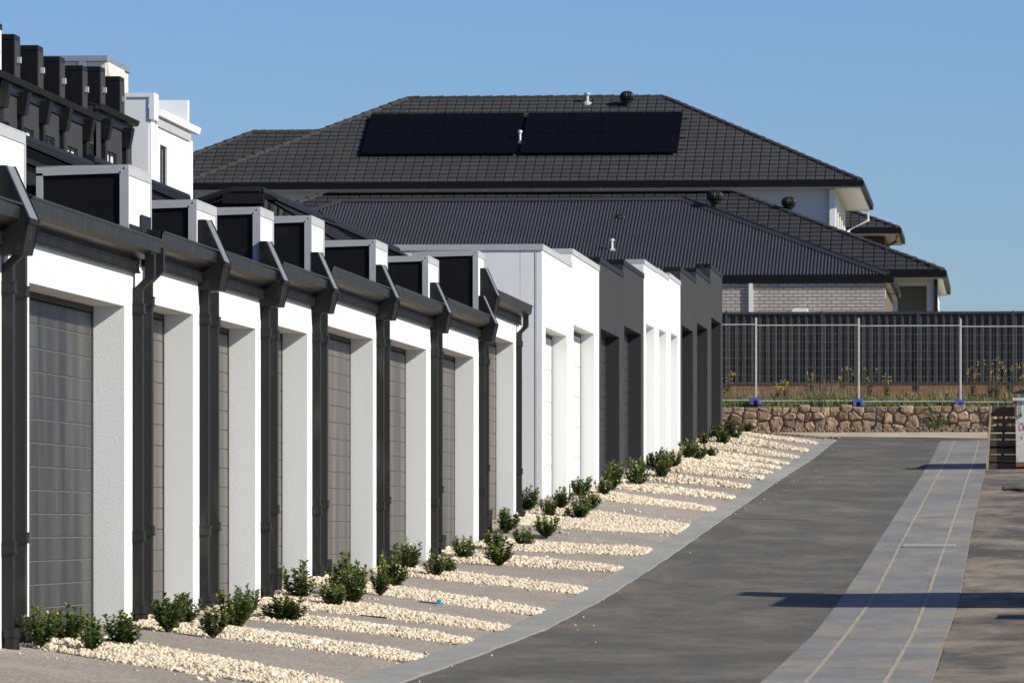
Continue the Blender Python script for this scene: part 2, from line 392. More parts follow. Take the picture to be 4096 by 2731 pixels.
# edging strip, cast in lengths
cuts = frange(24, 134, 5.5)
kb = structure(bpy.data.objects.new('kerb', None), 'flush grey concrete edging strip'); C.objects.link(kb)
for a, b in zip(cuts[:-1], cuts[1:]):
    vs = frange(a+.004, b-.004, .6); m_ = MB(); n = len(vs)
    for v in vs:
        z = zk(v)
        l = UK + .4*wob(v+9); r = UK2 + wob(v) + .006
        m_.v += [(l, v, z-.25), (l, v, z+.012), (r, v, z-.006), (r, v, z-.25)]
    for j in range(n-1):
        for i in range(3): m_.f.append((j*4+i, j*4+i+1, (j+1)*4+i+1, (j+1)*4+i)); m_.mi.append(0)
    m_.f += [(0, 1, 2, 3), tuple((n-1)*4+i for i in range(4))]; m_.mi += [0, 0]
    link('kerb_length', m_.mesh('kerb_length', M_kerb), kb)
m_ = MB()      # kerb return round the end of the last driveway
for a, b in ((-4.6, -4.0),): m_.box(-6.0, UK2, 134.0, 134.3, 1.7, zk(134.1)+.012)
link('kerb_length', m_.mesh('kerb_length', M_kerb), kb)

# gravel beds: (near v, far v) at the wall and at the edging
BEDS = []
BEDS += [[36.0, 37.9, 34.9, 36.3], [40.6, 42.0, 40.35, 41.55], [44.1, 45.6, 44.2, 45.25], [47.2, 48.9, 47.5, 48.6], [50.3, 52.6, 51.2, 52.3],
         [55.8, 58.0, 56.4, 57.6], [61.9, 63.6, 61.8, 62.9], [64.6, 68.5, 66.7, 68.3], [69.6, 77.0, 73.8, 76.5]]
for d0, d1 in zip(BLK[:-1], BLK[1:]):
    b = d0['v1']; wd = .75 if d0['v1']-d0['v0'] > 4 else .62
    BEDS.append([b-wd*.75, b+wd*.8, b-wd*1.15, b+wd*.45])
BEDS.append([BLK[-1]['v1']-.3, BLK[-1]['v1']+1.4, BLK[-1]['v1']+.2, BLK[-1]['v1']+1.3])
BNAME = ['at the left edge of the photo', 'between the first two garages', 'between the second and third garages', 'between the third and fourth garages',
 'between the fourth and fifth garages', 'between the fifth and sixth garages', 'between the sixth and seventh garages', 'between the seventh and eighth garages',
 'in the gap before the white blocks', 'between the two white blocks', 'where white meets charcoal block', 'between the first two charcoal blocks',
 'where charcoal meets narrow white bays', 'between the first and second narrow bays', 'between the second and third narrow bays',
 'where the narrow white bays meet charcoal', 'between the far charcoal bays', 'before the last charcoal bay', 'beyond the last charcoal bay']
NB = 8
edges_prev = [24, 24, 24, 24]
def ruled(name, m, n0, n1, f0, f1, lift):
    """strip between two straight edges: at the wall from n0 to f0, at the edging from n1 to f1"""
    b = MB(); K = 9
    nv = max(2, int((f0-n0)/.35)+1)
    for j in range(nv+1):
        for i in range(K+1):
            t = i/K; u = (U0-.28) + (UK+.004 - (U0-.28))*t
            a = n0 + (n1-n0)*t; c = f0 + (f1-f0)*t; v = a + (c-a)*j/nv
            b.v.append((u, v, G(u, v) + lift))
    for j in range(nv):
        for i in range(K): b.f.append((j*(K+1)+i, j*(K+1)+i+1, (j+1)*(K+1)+i+1, (j+1)*(K+1)+i)); b.mi.append(0)
    return b.mesh(name, m)
prev = (24.0, 24.0)
for bd in BEDS + [[134.0, 134.0, 134.0, 134.0]]:
    structure(link('driveway', ruled('driveway', M_aggr, prev[0], prev[1], bd[0], bd[2], .004)), 'speckled exposed aggregate driveway')
    prev = (bd[1], bd[3])
ICO_V = None
bm = bmesh.new(); bmesh.ops.create_icosphere(bm, subdivisions=1, radius=1); bm.verts.ensure_lookup_table()
ICO_V = np.array([v.co for v in bm.verts]); ICO_F = np.array([[v.index for v in f.verts] for f in bm.faces]); bm.free()
def stones_mesh(name, pts, rad, mats, extra=None):
    n = len(pts); nv = len(ICO_V); nf = len(ICO_F)
    A = rng.normal(size=(n, 4)); A /= np.linalg.norm(A, axis=1)[:, None]
    w_, x, y, z = A.T
    Rm = np.stack([1-2*(y*y+z*z), 2*(x*y-z*w_), 2*(x*z+y*w_), 2*(x*y+z*w_), 1-2*(x*x+z*z), 2*(y*z-x*w_), 2*(x*z-y*w_), 2*(y*z+x*w_), 1-2*(x*x+y*y)], 1).reshape(n, 3, 3)
    sc_ = rad[:, None, None] * np.stack([rng.uniform(.75, 1.35, n), rng.uniform(.7, 1.1, n), rng.uniform(.5, .85, n)], 1)[:, None, :]
    V = ICO_V[None]*(1 + rng.uniform(-.2, .2, (n, nv, 1))) * sc_
    V = np.einsum('nij,nvj->nvi', Rm, V) + pts[:, None, :]
    F = (ICO_F[None] + (np.arange(n)*nv)[:, None, None]).reshape(-1, 3)
    V = V.reshape(-1, 3); mi = np.zeros(len(F), np.int32)
    if extra is not None:
        ev, ef = extra
        F = np.concatenate([F, np.array(ef) + len(V)]); V = np.concatenate([V, np.array(ev)]); mi = np.concatenate([mi, np.ones(len(ef), np.int32)])
    me = bpy.data.meshes.new(name); me.vertices.add(len(V)); me.vertices.foreach_set('co', V.ravel().astype(np.float32))
    me.loops.add(F.size); me.loops.foreach_set('vertex_index', F.ravel().astype(np.int32))
    me.polygons.add(len(F)); me.polygons.foreach_set('loop_start', np.arange(0, F.size, 3, dtype=np.int32)); me.polygons.foreach_set('loop_total', np.full(len(F), 3, np.int32))
    for m in mats: me.materials.append(m)
    me.polygons.foreach_set('material_index', mi); me.update(); me.validate()
    return me
for bi, bd in enumerate(BEDS):
    n0, f0, n1, f1 = bd
    vm = (n0+f1)/2
    r0 = .0135 if vm < 60 else .017 if vm < 85 else .023
    area = (UK-U0) * ((f0-n0)+(f1-n1))/2
    cnt = int(area / (r0*r0*2.0))
    t = rng.uniform(0.03, 1.0, cnt); s = np.where(rng.random(cnt) < .010, rng.normal(.5, .6, cnt).clip(-.35, 1.35), rng.uniform(-.02, 1.02, cnt))
    u = U0 + (UK + .02 - U0)*t; a = n0+(n1-n0)*t; c = f0+(f1-f0)*t
    edge = .06*np.sin(t*23+bi) * .6 + .03*np.sin(t*61+bi*2)
    v = a + (c-a)*s + edge*np.where(s > .5, 1, -1)*.8
    heap = .032*np.clip(1-np.abs(2*s-1)**2.2, 0, 1)*np.clip((1.04-t)*5, .25, 1)
    heap = np.where((s < -.03) | (s > 1.03), 0, heap)
    z = np.array([G(uu, vv) for uu, vv in zip(u, v)]) + heap + rng.uniform(-.3, 1.0, cnt)*r0
    rad = r0*np.exp(rng.normal(-.12, .36, cnt)).clip(.4, 2.0)
    ev, ef = [], []
    K, J = 12, 8
    for j in range(J+1):
        for i in range(K+1):
            tt = i/K; ss = j/J; uu = U0-.02 + (UK+.0-U0)*tt; aa = n0+(n1-n0)*tt; cc = f0+(f1-f0)*tt; vv = aa+(cc-aa)*ss
            ev.append((uu, vv, G(uu, vv) + .001 + .028*max(0, 1-abs(2*ss-1)**2.2)*min(1, max(.1, (1.02-tt)*5))))
    for j in range(J):
        for i in range(K):
            q = (j*(K+1)+i, j*(K+1)+i+1, (j+1)*(K+1)+i+1, (j+1)*(K+1)+i); ef += [(q[0], q[1], q[2]), (q[0], q[2], q[3])]
    me = stones_mesh('gravel', np.stack([u, v, z], 1), rad, [M_gravel, M_gbase], (ev, ef))
    tag(link('gravel', me), 'bed of cream crushed gravel ' + BNAME[bi], None, 'gravel beds', 'stuff')
# loose stones on the lane
lp = []
for px, py in [(3150, 1903), (3180, 1900), (3240, 1903), (3289, 1902), (3166, 1923), (3176, 1923), (3190, 1922), (3226, 1924), (3258, 1921), (3280, 1926), (3000, 1921), (2640, 2190), (2300, 2500), (1900, 2600), (2400, 2320)]:
    lp.append(ground(px, py, .01))
for _ in range(90):
    v = random.uniform(35, 125); lp.append(Vector((UK + abs(random.gauss(0, .35)), v, 0))); lp[-1].z = G(lp[-1].x, v) + .008
tag(link('gravel', stones_mesh('gravel', np.array([tuple(p) for p in lp]), rng.uniform(.006, .013, len(lp)), [M_gravel])), 'loose pebbles strayed onto the edging and lane', None, None, 'stuff')

# ------------------------------------------------------------------ white garages with gutters
GUT = [(.036, -.135), (.11, -.112), (.145, -.085), (.152, -.005), (.166, .004), (.166, .016), (.15, .016), (.140, .0), (.136, -.075), (.105, -.098), (.042, -.118), (.042, -.03), (.036, -.03)]
def corr_roof(b, ue, ze, ur, zr, v0, v1, pitch, amp):
    """corrugated sheet from the eave (ue, ze) up to (ur, zr)"""
    n = max(8, int((v1-v0)/pitch*6)); i = len(b.v)
    d = Vector((ur-ue, 0, zr-ze)).normalized(); nx, nz = -d.z, d.x
    if nz < 0: nx, nz = -nx, -nz
    for k in range(n+1):
        v = v0+(v1-v0)*k/n; h = amp*math.sin(2*math.pi*(v-v0)/pitch)
        b.v += [(ue+nx*h, v, ze+nz*h), (ur+nx*h, v, zr+nz*h)]
    for k in range(n): b.f.append((i+2*k, i+2*k+1, i+2*k+3, i+2*k+2)); b.mi.append(0)
def downpipe(par, v, ztop, zbot, style, pu=.034, pv=.044):
    b = MB()
    if style == 'offset':   # drops from the gutter, then cranks back to the wall
        b.tube([(U0+.125, v, ztop), (U0+.125, v, ztop-.17), (U0+pu+.004, v, ztop-.255), (U0+pu+.004, v, zbot+.12)], 0, rect=(pu, pv))
    else:
        b.tube([(U0+pu+.004, v, ztop), (U0+pu+.004, v, zbot+.12)], 0, rect=(pu, pv))
    p = b.build('downpipe', M_pipe, par)
    H = ztop - zbot
    for zz in (ztop - .42 if style == 'offset' else ztop-.26, zbot + .62):
        c = MB(); c.box(U0+.001, U0+2*pu+.014, v-pv-.010, v+pv+.010, zz, zz+.055)
        c.box(U0+.001, U0+2*pu+.019, v-pv-.014, v+pv+.014, zz-.008, zz+.002); c.box(U0+.001, U0+2*pu+.019, v-pv-.014, v+pv+.014, zz+.053, zz+.063)
        c.build('bracket', M_pipe, p)
    c = MB(); c.lathe((U0+.055, v, zbot-.12), [(.054, 0), (.054, .2), (.062, .205), (.062, .26), (.05, .262)], 16)
    c.build('pipe_socket', M_pipe, p, smooth=True)
    return p
GLAB = ['white garage cut off by the left edge of the photo', 'nearest whole white garage with wide streaked grey door', 'second white garage, narrow front between paired downpipes',
        'third white garage, narrow front under the second black blade', 'fourth white garage with a sliver of greige door', 'fifth white garage, wider front with dusty greige door',
        'sixth white garage with dusty streaked greige door', 'seventh white garage, lower of the last gutter step', 'last white garage, gutter stepped up beside the tall white block']
for gi, un in enumerate(UNITS):
    v0, v1, zf, zl, o1 = un['v0'], un['v1'], un['zf'], un['zl'], un['o1']
    o0 = v0 + (.62 if v1-v0 > 4.5 else .40)
    gz = zl + .5; un['gz'] = gz
    T = thing('garage', GLAB[gi], 'garage', (U0, (v0+v1)/2, zf), 'white garages with black gutters')
    e = .003
    b = MB(); b.prism([(v0+e, zf-.5), (o0, zf-.5), (o0, zl), (o1, zl), (o1, zf-.5), (v1-e, zf-.5), (v1-e, gz-.06), (v0+e, gz-.06)], 'x', U0-.30, U0)
    b.build('wall', M_white, T)
    b = MB(); b.box(U0-6.0, U0-.304, v0+e, v1-e, zf-.5, gz-.08); b.build('rear_wall', M_white2, T)
    # door
    du = U0-.245; H = zl-zf
    b = MB(); b.box(du-.04, du-.012, o0+.002, o1-.002, zf-.02, zl-.002)
    b.box(du-.010, du+.020, o1-.060, o1-.003, zf, zl-.004); b.box(du-.010, du+.006, o0+.003, o0+.03, zf, zl-.004); b.box(du-.010, du+.018, o0+.032, o1-.062, zl-.045, zl-.004)
    door = b.build('garage_door', M_seal, T)
    npan = 14; ph = (H-.06)/npan
    pm = MB(); L_ = o1-o0-.108
    pm.prism([(.012, 0), (.016, .002), (.016, ph-.010), (.009, ph-.0003), (-.008, ph-.0003), (-.008, 0)], 'y', 0, L_); pm.mi[4] = 1
    pme = pm.mesh('door_panel', [M_door if gi < 2 else M_door2, M_dust])
    for k in range(npan):
        o = link('door_panel', pme, door, Matrix.Translation((du, o0+.042, zf+.008+k*ph)))
    # fascia and gutter
    b = MB()
    b.prism([(U0+.001, gz-.245), (U0+.040, gz-.245), (U0+.044, gz-.238), (U0+.034, gz-.228), (U0+.030, gz-.18), (U0+.035, gz-.175), (U0+.035, gz-.02), (U0+.001, gz-.02)], 'y', v0+.12 if gi not in (2,) else v0+.02, v1-.33 if gi not in (1, 8) else v1-.28)
    b.build('fascia', M_fascia, T)
    g0, g1 = v0 - .22 + (.22 if gi in (0, 2) else 0), v1 - (.56 if gi not in (0, 1, 8) else .01)
    if gi == 1: g0, g1 = v0-.2, v1+.03
    if gi == 2: g0 = v0+.06
    if gi == 8: g0, g1 = v0-.18, v1-.02
    if gi == 0: g1 = v1-.56
    b = MB(); b.prism([(U0+x, gz+z) for x, z in GUT], 'y', g0, g1)
    for g in (g0, g1-.004): b.prism([(U0+.036, gz-.135), (U0+.11, gz-.112), (U0+.145, gz-.085), (U0+.152, gz-.005), (U0+.152, gz+.014), (U0+.036, gz+.03)], 'y', g, g+.004)
    b.build('gutter', M_gutter, T, smooth=False)
    # roof
    sl_ = .423
    if gi < 6: ur, zr, vr1 = U0-3.0, gz+1.27, v1 + (1.2 if gi == 5 else 0)
    elif gi == 6: ur, zr, vr1 = U0-3.0, gz+1.28, v1+1.4
    else: ur, zr, vr1 = U0-2.0, 3.70 + (.02 if gi == 8 else 0), v1 if gi == 7 else BLK[0]['v0']-.05
    b = MB(); vr0 = v0 if gi != 7 else v0+.2
    corr_roof(b, U0+.02, gz-.01, ur, zr, vr0, vr1 if gi != 8 else v1, .13, .016)
    if gi == 8: corr_roof(b, U0-.9, gz-.01+.9/2.02*(zr-gz+.01), ur, zr, v1, vr1, .13, .016)
    if gi == 7:      # hipped near end
        i0 = len(b.v); nn = 150
        for k in range(nn+1):
            x = -3.6 + 5.0*k/nn; h = .012*math.sin(2*math.pi*x/.085)
            top = min(zr, zr - max(0, (ur-.28) - (U0-2.0+x))*.30 - max(0, (U0-2.0+x) - ur)*.60)
            b.v += [(U0-2.0+x, v0-.55+h, top-1.25), (U0-2.0+x, v0+.18+h, top-.03)]
        for k in range(nn): b.f.append((i0+2*k, i0+2*k+1, i0+2*k+3, i0+2*k+2)); b.mi.append(0)
    b.face([(ur, vr0, zr), (ur-3, vr0, zr-1.3), (ur-3, vr1, zr-1.3), (ur, vr1, zr)])
    b.face([(U0+.02, vr0, gz-.03), (ur, vr0, zr-.02), (ur-3, vr0, zr-1.3)])
    b.build('roof', M_corr, T)
    b = MB(); b.tube([(ur, vr0-.02, zr+.03), (ur, vr1, zr+.03)], .055, 10)
    b.prism([(ur-.02, zr+.035), (ur+.20, zr-.05), (ur+.20, zr-.075), (ur-.2, zr-.075), (ur-.2, zr-.05)], 'y', vr0-.02, vr1)
    if gi == 7:
        b.tube([(ur-.30, v0+.15, zr+.02), (ur+.02, v0+.15, zr+.02)], .05, 8); b.tube([(ur-.30, v0+.15, zr+.02), (ur-3.2, v0+.15, zr-.90)], .05, 8)
        b.box(ur-.4, ur+.06, v0+.08, v0+.2, zr-.12, zr-.01)
    b.build('ridge_cap', M_corr, T, smooth=True)
    # pipes
    if gi == 8: downpipe(T, vf(2064)+.04, gz-.11, zf, 'offset')
    if gi in (0, 1):
        downpipe(T, v1-.36, gz-.11, zf, 'offset')
    elif gi < 8: downpipe(T, v1-.46, zl+.21, zf, 'plain')
    if gi > 0:
        if gi in (1,): downpipe(T, v0+.10, UNITS[0]['zl']+.22, zf, 'plain')
        elif gi == 2: downpipe(T, v0+.10, gz-.11, zf, 'offset')
        else: downpipe(T, v0+.08, UNITS[gi-1]['zl']+.21, zf, 'plain')
# party-wall boxes and blades at the junctions
def party_box(T, v0, v1, zb, zt, dep=.67, wmat=M_white2, pmat=M_black, tmat=M_trim, fr=.062):
    b = MB(); b.box(U0-dep, U0-.004, v0+.02, v1-.012, zb, zt-.012); bx = b.build('parapet_box', wmat, T)
    b = MB(); b.box(U0-dep+.045, U0-fr-.003, v0+.010, v0+.0195, zb, zt-fr-.003); b.build('cladding_panel', pmat, bx)
    b = MB()
    b.box(U0-fr, U0+.003, v0-.006, v0+.0185, zb, zt-fr)                        # front upright
    b.box(U0-dep-.003, U0-dep+.045, v0-.006, v0+.0185, zb, zt-fr)              # rear upright
    b.prism([(U0-dep-.003, zt-fr+.001-.02), (U0+.003, zt-fr+.001), (U0+.003, zt), (U0-dep-.003, zt-.02)], 'y', v0-.006, v0+.0185)
    b.prism([(U0-dep-.003, zt-.0215), (U0+.003, zt-.0115), (U0+.003, zt), (U0-dep-.003, zt-.010)], 'y', v0+.020, v1)
    b.box(U0-.003, U0+.003, v0+.020, v1, zt-.075, zt-.013)                     # strip along the top of the front
    b.box(U0-.003, U0+.004, v1-.05, v1, zb, zt-.077)
    b.build('flashing', tmat, bx)
    for (x, z) in ((-.02, -.022), (-.05, -.05)):
        s = MB(); s.lathe((U0+x, v0-.008, zt+z), [(.005, -.005), (.005, .005)], 6); s.build('rivet', tmat, bx)
    return bx
def blade(T, v0, v1, zl):
    P = [(U0+.001, zl+.2), (U0+.166, zl+.2), (U0+.208, zl+.418), (U0+.055, zl+.755), (U0+.001, zl+.755)]
    b = MB(); b.prism(P, 'y', v0, v1-.012); o = b.build('party_wall_blade', M_metal, T)
    b = MB()
    def off(p, k): return (p[0]+k*.9, p[1]+k*.42)
    p1, p2 = P[2], P[3]
    b.prism([off(p1, .001), off(p1, .006), off(p2, .006), off(p2, .001)], 'y', v0+.035, v1-.045); b.build('sloping_flashing', M_flash, o)
    b = MB(); b.prism([(U0+.001, zl+.2), (U0+.168, zl+.2), (U0+.218, zl+.418), (U0+.062, zl+.768), (U0+.001, zl+.768)], 'y', v1-.0115, v1); b.build('edge_lip', M_metal, o)
    b = MB(); b.prism([(P[2][0]-.02, P[2][1]-.03), (P[2][0]+.004, P[2][1]-.03), (P[2][0]+.010, P[2][1]+.006), (P[2][0]-.01, P[2][1]+.012)], 'y', v0-.004, v1+.002); b.build('cap_joint', M_metal, o)
kids = {i: [o for o in bpy.data.objects if o.get('label') == GLAB[i]][0] for i in range(9)}
for i in range(9):
    un = UNITS[i]; b_ = un['v1']
    ztop = {0: un['zl']+1.03, 1: 2.60, 2: 2.545, 3: 2.70, 4: 2.82, 5: 2.865, 6: 2.95, 7: 3.29}.get(i)
    if i < 8:
        cor = {0: vf(30) - .5, 1: vf(513), 2: vf(785), 3: vf(1040), 4: vf(1245), 5: vf(1502), 6: vf(1712), 7: vf(1912)}[i]
        rt = {0: vf(102), 1: vf(605), 2: vf(866), 3: vf(1094), 4: vf(1297), 5: vf(1550), 6: vf(1755), 7: vf(1937)}[i]
        party_box(kids[i], cor, rt, un['gz']-.16, ztop, .67 if i != 7 else .80)
    if i == 1:
        pb_ = [o for o in kids[1].children if o.name.startswith('parapet_box')][0]; gz_ = un['gz']
        b = MB(); vm_ = (cor+rt)/2; b.box(U0+.0045, U0+.009, vm_, rt-.06, gz_-.1, gz_+.20); b.box(U0-.003, U0+.006, cor+.05, vm_-.002, gz_-.1, gz_+.105); b.build('base_flashing', M_metal, pb_)
    if i in (0, 2, 3, 4, 5, 6, 7): blade(kids[i], b_-.58, b_-.22, un['zl'])
    if i == 7: blade(kids[8], b_-.30, b_+.05, UNITS[8]['zl'])

# ------------------------------------------------------------------ parapet blocks
PLAB = ['tall white block with exposed side wall, right after the gutters', 'second tall white block with one tall doorway', 'first charcoal block after the white ones', 'second charcoal block beside three narrow white bays',
        'first of the three narrow white bays', 'middle one of the three narrow white bays', 'third narrow white bay, beside the far charcoal bays', 'first of the three far charcoal bays', 'middle one of the three far charcoal bays', 'last charcoal bay at the far end of the row']
for bi, d in enumerate(BLK):
    v0, v1, o0, o1, zf, zl, top = (d[k] for k in ('v0', 'v1', 'o0', 'o1', 'zf', 'zl', 'top'))
    W = M_dark if d['dark'] else M_white2; e = .004
    T = thing('garage', PLAB[bi], 'garage', (U0, (v0+v1)/2, zf), 'flat fronted garages with parapets')
    b = MB(); b.prism([(v0+e, zf-.5), (o0, zf-.5), (o0, zl), (o1, zl), (o1, zf-.5), (v1-e, zf-.5), (v1-e, top-.08), (v0+e, top-.08)], 'x', U0-.30, U0)
    b.build('wall', W, T)
    b = MB(); b.box(U0-6, U0-.304, v0+e, v1-e, zf-.5, top-.34)
    if bi == 0: b.box(U0-6, U0-.306, v0+e, v0+.2, top-.34, top-.08)
    b.build('rear_wall', W, T)
    cm = M_metal if d['dark'] else M_trim
    b = MB(); b.box(U0-.32, U0+.015, v0+e/2, v1-e/2, top-.082, top)
    if bi == 0: b.box(U0-6.02, U0-.321, v0-.012, v0+.215, top-.082, top-.001); b.box(U0-.32, U0+.014, v0-.012, v0+.001, top-.082, top-.001)
    b.build('coping', cm, T)
    if bi == 0:
        b = MB(); b.box(U0-.092, U0-.084, v0-.002, v0+.006, zf-.3, top-.085); b.build('control_joint', M_white2, T)
        b = MB(); b.box(U0-.0835, U0-.079, v0-.0005, v0+.006, zf-.3, top-.085); b.build('joint_sealant', M_seal, T)
    du = U0-.235; H = zl-zf
    b = MB(); b.box(du-.05, du-.012, o0+.002, o1-.002, zf-.02, zl-.002)
    b.box(du-.01, du+.020, o1-.062, o1-.003, zf, zl-.004); b.box(du-.01, du+.005, o0+.003, o0+.03, zf, zl-.004); b.box(du-.01, du+.018, o0+.032, o1-.064, zl-.05, zl-.004)
    door = b.build('garage_door', M_seal, T)
    npan = 5 if not d['dark'] else 12; ph = (H-.06)/npan
    pm = MB(); pm.prism([(.006, 0), (.016, .003), (.016, ph-.010), (.008, ph-.001), (-.008, ph-.001), (-.008, 0)], 'y', 0, o1-o0-.112)
    pme = pm.mesh('door_panel', M_doork if d['dark'] else M_doorw)
    for k in range(npan): link('door_panel', pme, door, Matrix.Translation((du, o0+.045, zf+.008+k*ph)))

# ------------------------------------------------------------------ two-storey townhouses behind, at left
UD = -20 * cT
def on_d(px, py): return on_u(px, py, UD)
def vd(px): return on_d(px, HY).y
DLAB = ['charcoal terrace of townhouses with black blades, upper left', 'far end of the charcoal terrace, gutter stepped up']
blocks = [(vd(-180), vd(374), 8.95), (vd(374), vd(527), 9.21)]
wins = [(-30, 37, 466), (91, 135, 507), (180, 219, 539), (271, 311, 582), (348, 385, 570), (430, 467, 603)]
fins = [(-12, 335), (67, 368), (155, 405), (236, 435), (329, 477), (403, 474), (487, 511)]
boxes = [(-25, 100), (59, 137), (153, 181), (240, 226), (331, 262), (403, 266), (481, 305)]
for ti, (a, b_, gz) in enumerate(blocks):
    T = thing('townhouse', DLAB[ti], 'townhouse', (UD, (a+b_)/2, 2.0), 'charcoal townhouses')
    ws = [on_d(l, y) for l, r, y in wins]; wr = [vd(r) for l, r, y in wins]
    W = [(p.y, r, p.z) for p, r in zip(ws, wr) if a < p.y and r < b_+.5]
    # front wall as strips round the windows
    b = MB(); cur = a
    for (l, r, zt) in sorted(W):
        b.box(UD-.25, UD, cur, l, 1.0, gz-.03); b.box(UD-.25, UD, l, r, zt, gz-.03); b.box(UD-.25, UD, l, r, 1.0, zt-1.3); cur = r
    b.box(UD-.25, UD, cur, b_-.003, 1.0, gz-.03); b.box(UD-8, UD-.26, a, b_-.003, 1.0, gz-.1)
    b.build('wall', M_dark, T)
    for k, (l, r, zt) in enumerate(sorted(W)):
        m_ = MB(); t = .05; z0 = zt-1.3
        for (p, q, z1, z2) in ((l, l+t, z0, zt), (r-t, r, z0, zt), (l+t, r-t, zt-t, zt), (l+t, r-t, z0, z0+t), ((l+r)/2-.02, (l+r)/2+.02, z0+t, zt-t)): m_.box(UD-.09, UD-.04, p, q, z1, z2)
        f = m_.build('window', M_frame, T)
        for (p, q) in ((l+t, (l+r)/2-.02), ((l+r)/2+.02, r-t)):
            g = MB(); g.box(UD-.075, UD-.067, p, q, z0+t, zt-t); g.build('pane', M_glass, f)
            if k % 2 == (1 if ti == 0 else 0) or ti == 1:
                g = MB(); g.box(UD-.065, UD-.062, p+.03, q-.10, z0+t, zt-t-.02); g.build('curtain', M_curt, f)
    m_ = MB(); m_.box(UD+.001, UD+.04, a, b_-.05, gz-.32, gz-.03); m_.build('fascia', M_metal, T)
    m_ = MB(); m_.prism([(UD+.042, gz-.13), (UD+.15, gz-.12), (UD+.19, gz), (UD+.18, gz), (UD+.14, gz-.105), (UD+.042, gz-.11)], 'y', a-.05, b_); m_.build('gutter', M_metal, T)
    m_ = MB(); corr_roof(m_, UD+.04, gz-.02, UD-3.5, gz+.75, a, b_, .25, .03); m_.face([(UD-3.5, a, gz+.75), (UD-8, a, gz-.3), (UD-8, b_, gz-.3), (UD-3.5, b_, gz+.75)]); m_.build('roof', M_corr, T)
    for (x, y) in fins:
        p = on_d(x, y); v = p.y; zt = p.z
        if not (a-.5 <= v < b_-.3): continue
        m_ = MB(); m_.prism([(UD+.002, zt-.46), (UD+.155, zt-.46), (UD+.245, zt), (UD+.002, zt)], 'y', v, v+.38); m_.build('blade', M_metal, T)
        m_ = MB(); m_.box(UD+.002, UD+.09, v+.05, v+.30, 1.0, zt-.465); m_.build('downpipe', M_metal, T)
    for (x, y) in boxes:
        p = on_d(x, y); v = p.y; zt = p.z
        if not (a-.5 <= v < b_-.3): continue
        m_ = MB(); m_.box(UD-.75, UD-.02, v, v+.66, gz-.1, zt-.10); bx = m_.build('parapet_box', M_black, T)
        m_ = MB(); m_.box(UD-.76, UD-.01, v-.01, v+.67, zt-.10, zt); m_.build('cap', M_metal, bx)
        m_ = MB(); m_.box(UD-.02, UD-.002, v+.01, v+.65, gz-.05, zt-.11); m_.build('front_panel', M_dark, bx)
        m_ = MB(); m_.box(UD-.001, UD+.07, v+.28, v+.40, zt-.56, zt-.44); m_.build('overflow_spout', M_trim, bx)
# white building that ends the terrace
T = thing('townhouse', 'white two storey building with narrow window behind the garages', 'townhouse', (UD, vd(680), 2.2))
c0, c1 = vd(605), vd(757); ztp = on_d(605, 372).z; gz = on_d(628, 445).z
wl, wr_, wt, wb = vd(640), vd(670), on_d(640, 577).z, on_d(640, 577).z-1.95
b = MB()
b.box(UD-.25, UD, c0, wl, 1, gz); b.box(UD-.25, UD, wl, wr_, wt, gz); b.box(UD-.25, UD, wl, wr_, 1, wb); b.box(UD-.25, UD, wr_, c1, 1, gz)
b.box(UD-9, UD-.26, c0, c1, 1, gz-.1); b.box(UD-9, UD-.06, c0-.02, c0+.0, 1, ztp-.09)
b.build('wall', M_white2, T)
b = MB(); b.box(UD-.04, UD+.075, c0-.05, c0+.62, ztp-.62, ztp); b.box(UD-9, UD-.041, c0-.05, c0+.25, ztp-.10, ztp-.001); b.build('parapet', M_white2, T)
b = MB(); b.box(UD-.9, UD+.0, c1-.25, c1, gz+.01, on_d(757, 404).z); b.prism([(UD-.9, gz), (UD-.9, gz+.55), (UD-5, gz+.55), (UD-5, gz)], 'y', c1-.25, c1); b.build('rear_parapet', M_white2, T)
b = MB(); b.prism([(UD+.002, gz-.13), (UD+.13, gz-.13), (UD+.17, gz+.02), (UD+.002, gz+.02)], 'y', c0+.64, c1+.9); b.build('gutter', M_white2, T)
b = MB(); b.box(UD+.002, UD+.05, c0+.64, c1, gz-.36, gz-.132); b.build('fascia', M_trim, T)
for v in (c0+.25, c1-.22): b = MB(); b.box(UD+.002, UD+.09, v, v+.2, 1, gz-.36); b.build('downpipe', M_white2, T)
m_ = MB(); t = .05
for (p, q, z1, z2) in ((wl, wl+t, wb, wt), (wr_-t, wr_, wb, wt), (wl+t, wr_-t, wt-t, wt), (wl+t, wr_-t, wb, wb+t), ((wl+wr_)/2-.02, (wl+wr_)/2+.02, wb+t, wt-t)): m_.box(UD-.10, UD-.05, p, q, z1, z2)
f = m_.build('window', M_frame, T); g = MB(); g.box(UD-.085, UD-.078, wl+t, wr_-t, wb+t, wt-t); g.build('pane', M_glass, f)
g = MB(); g.box(UD-.076, UD-.073, wl+t+.02, (wl+wr_)/2-.04, wb+t, wb+.8); g.box(UD-.076, UD-.073, (wl+wr_)/2+.04, wr_-t-.02, wb+t, wb+.8); g.build('curtain', M_curt, f)
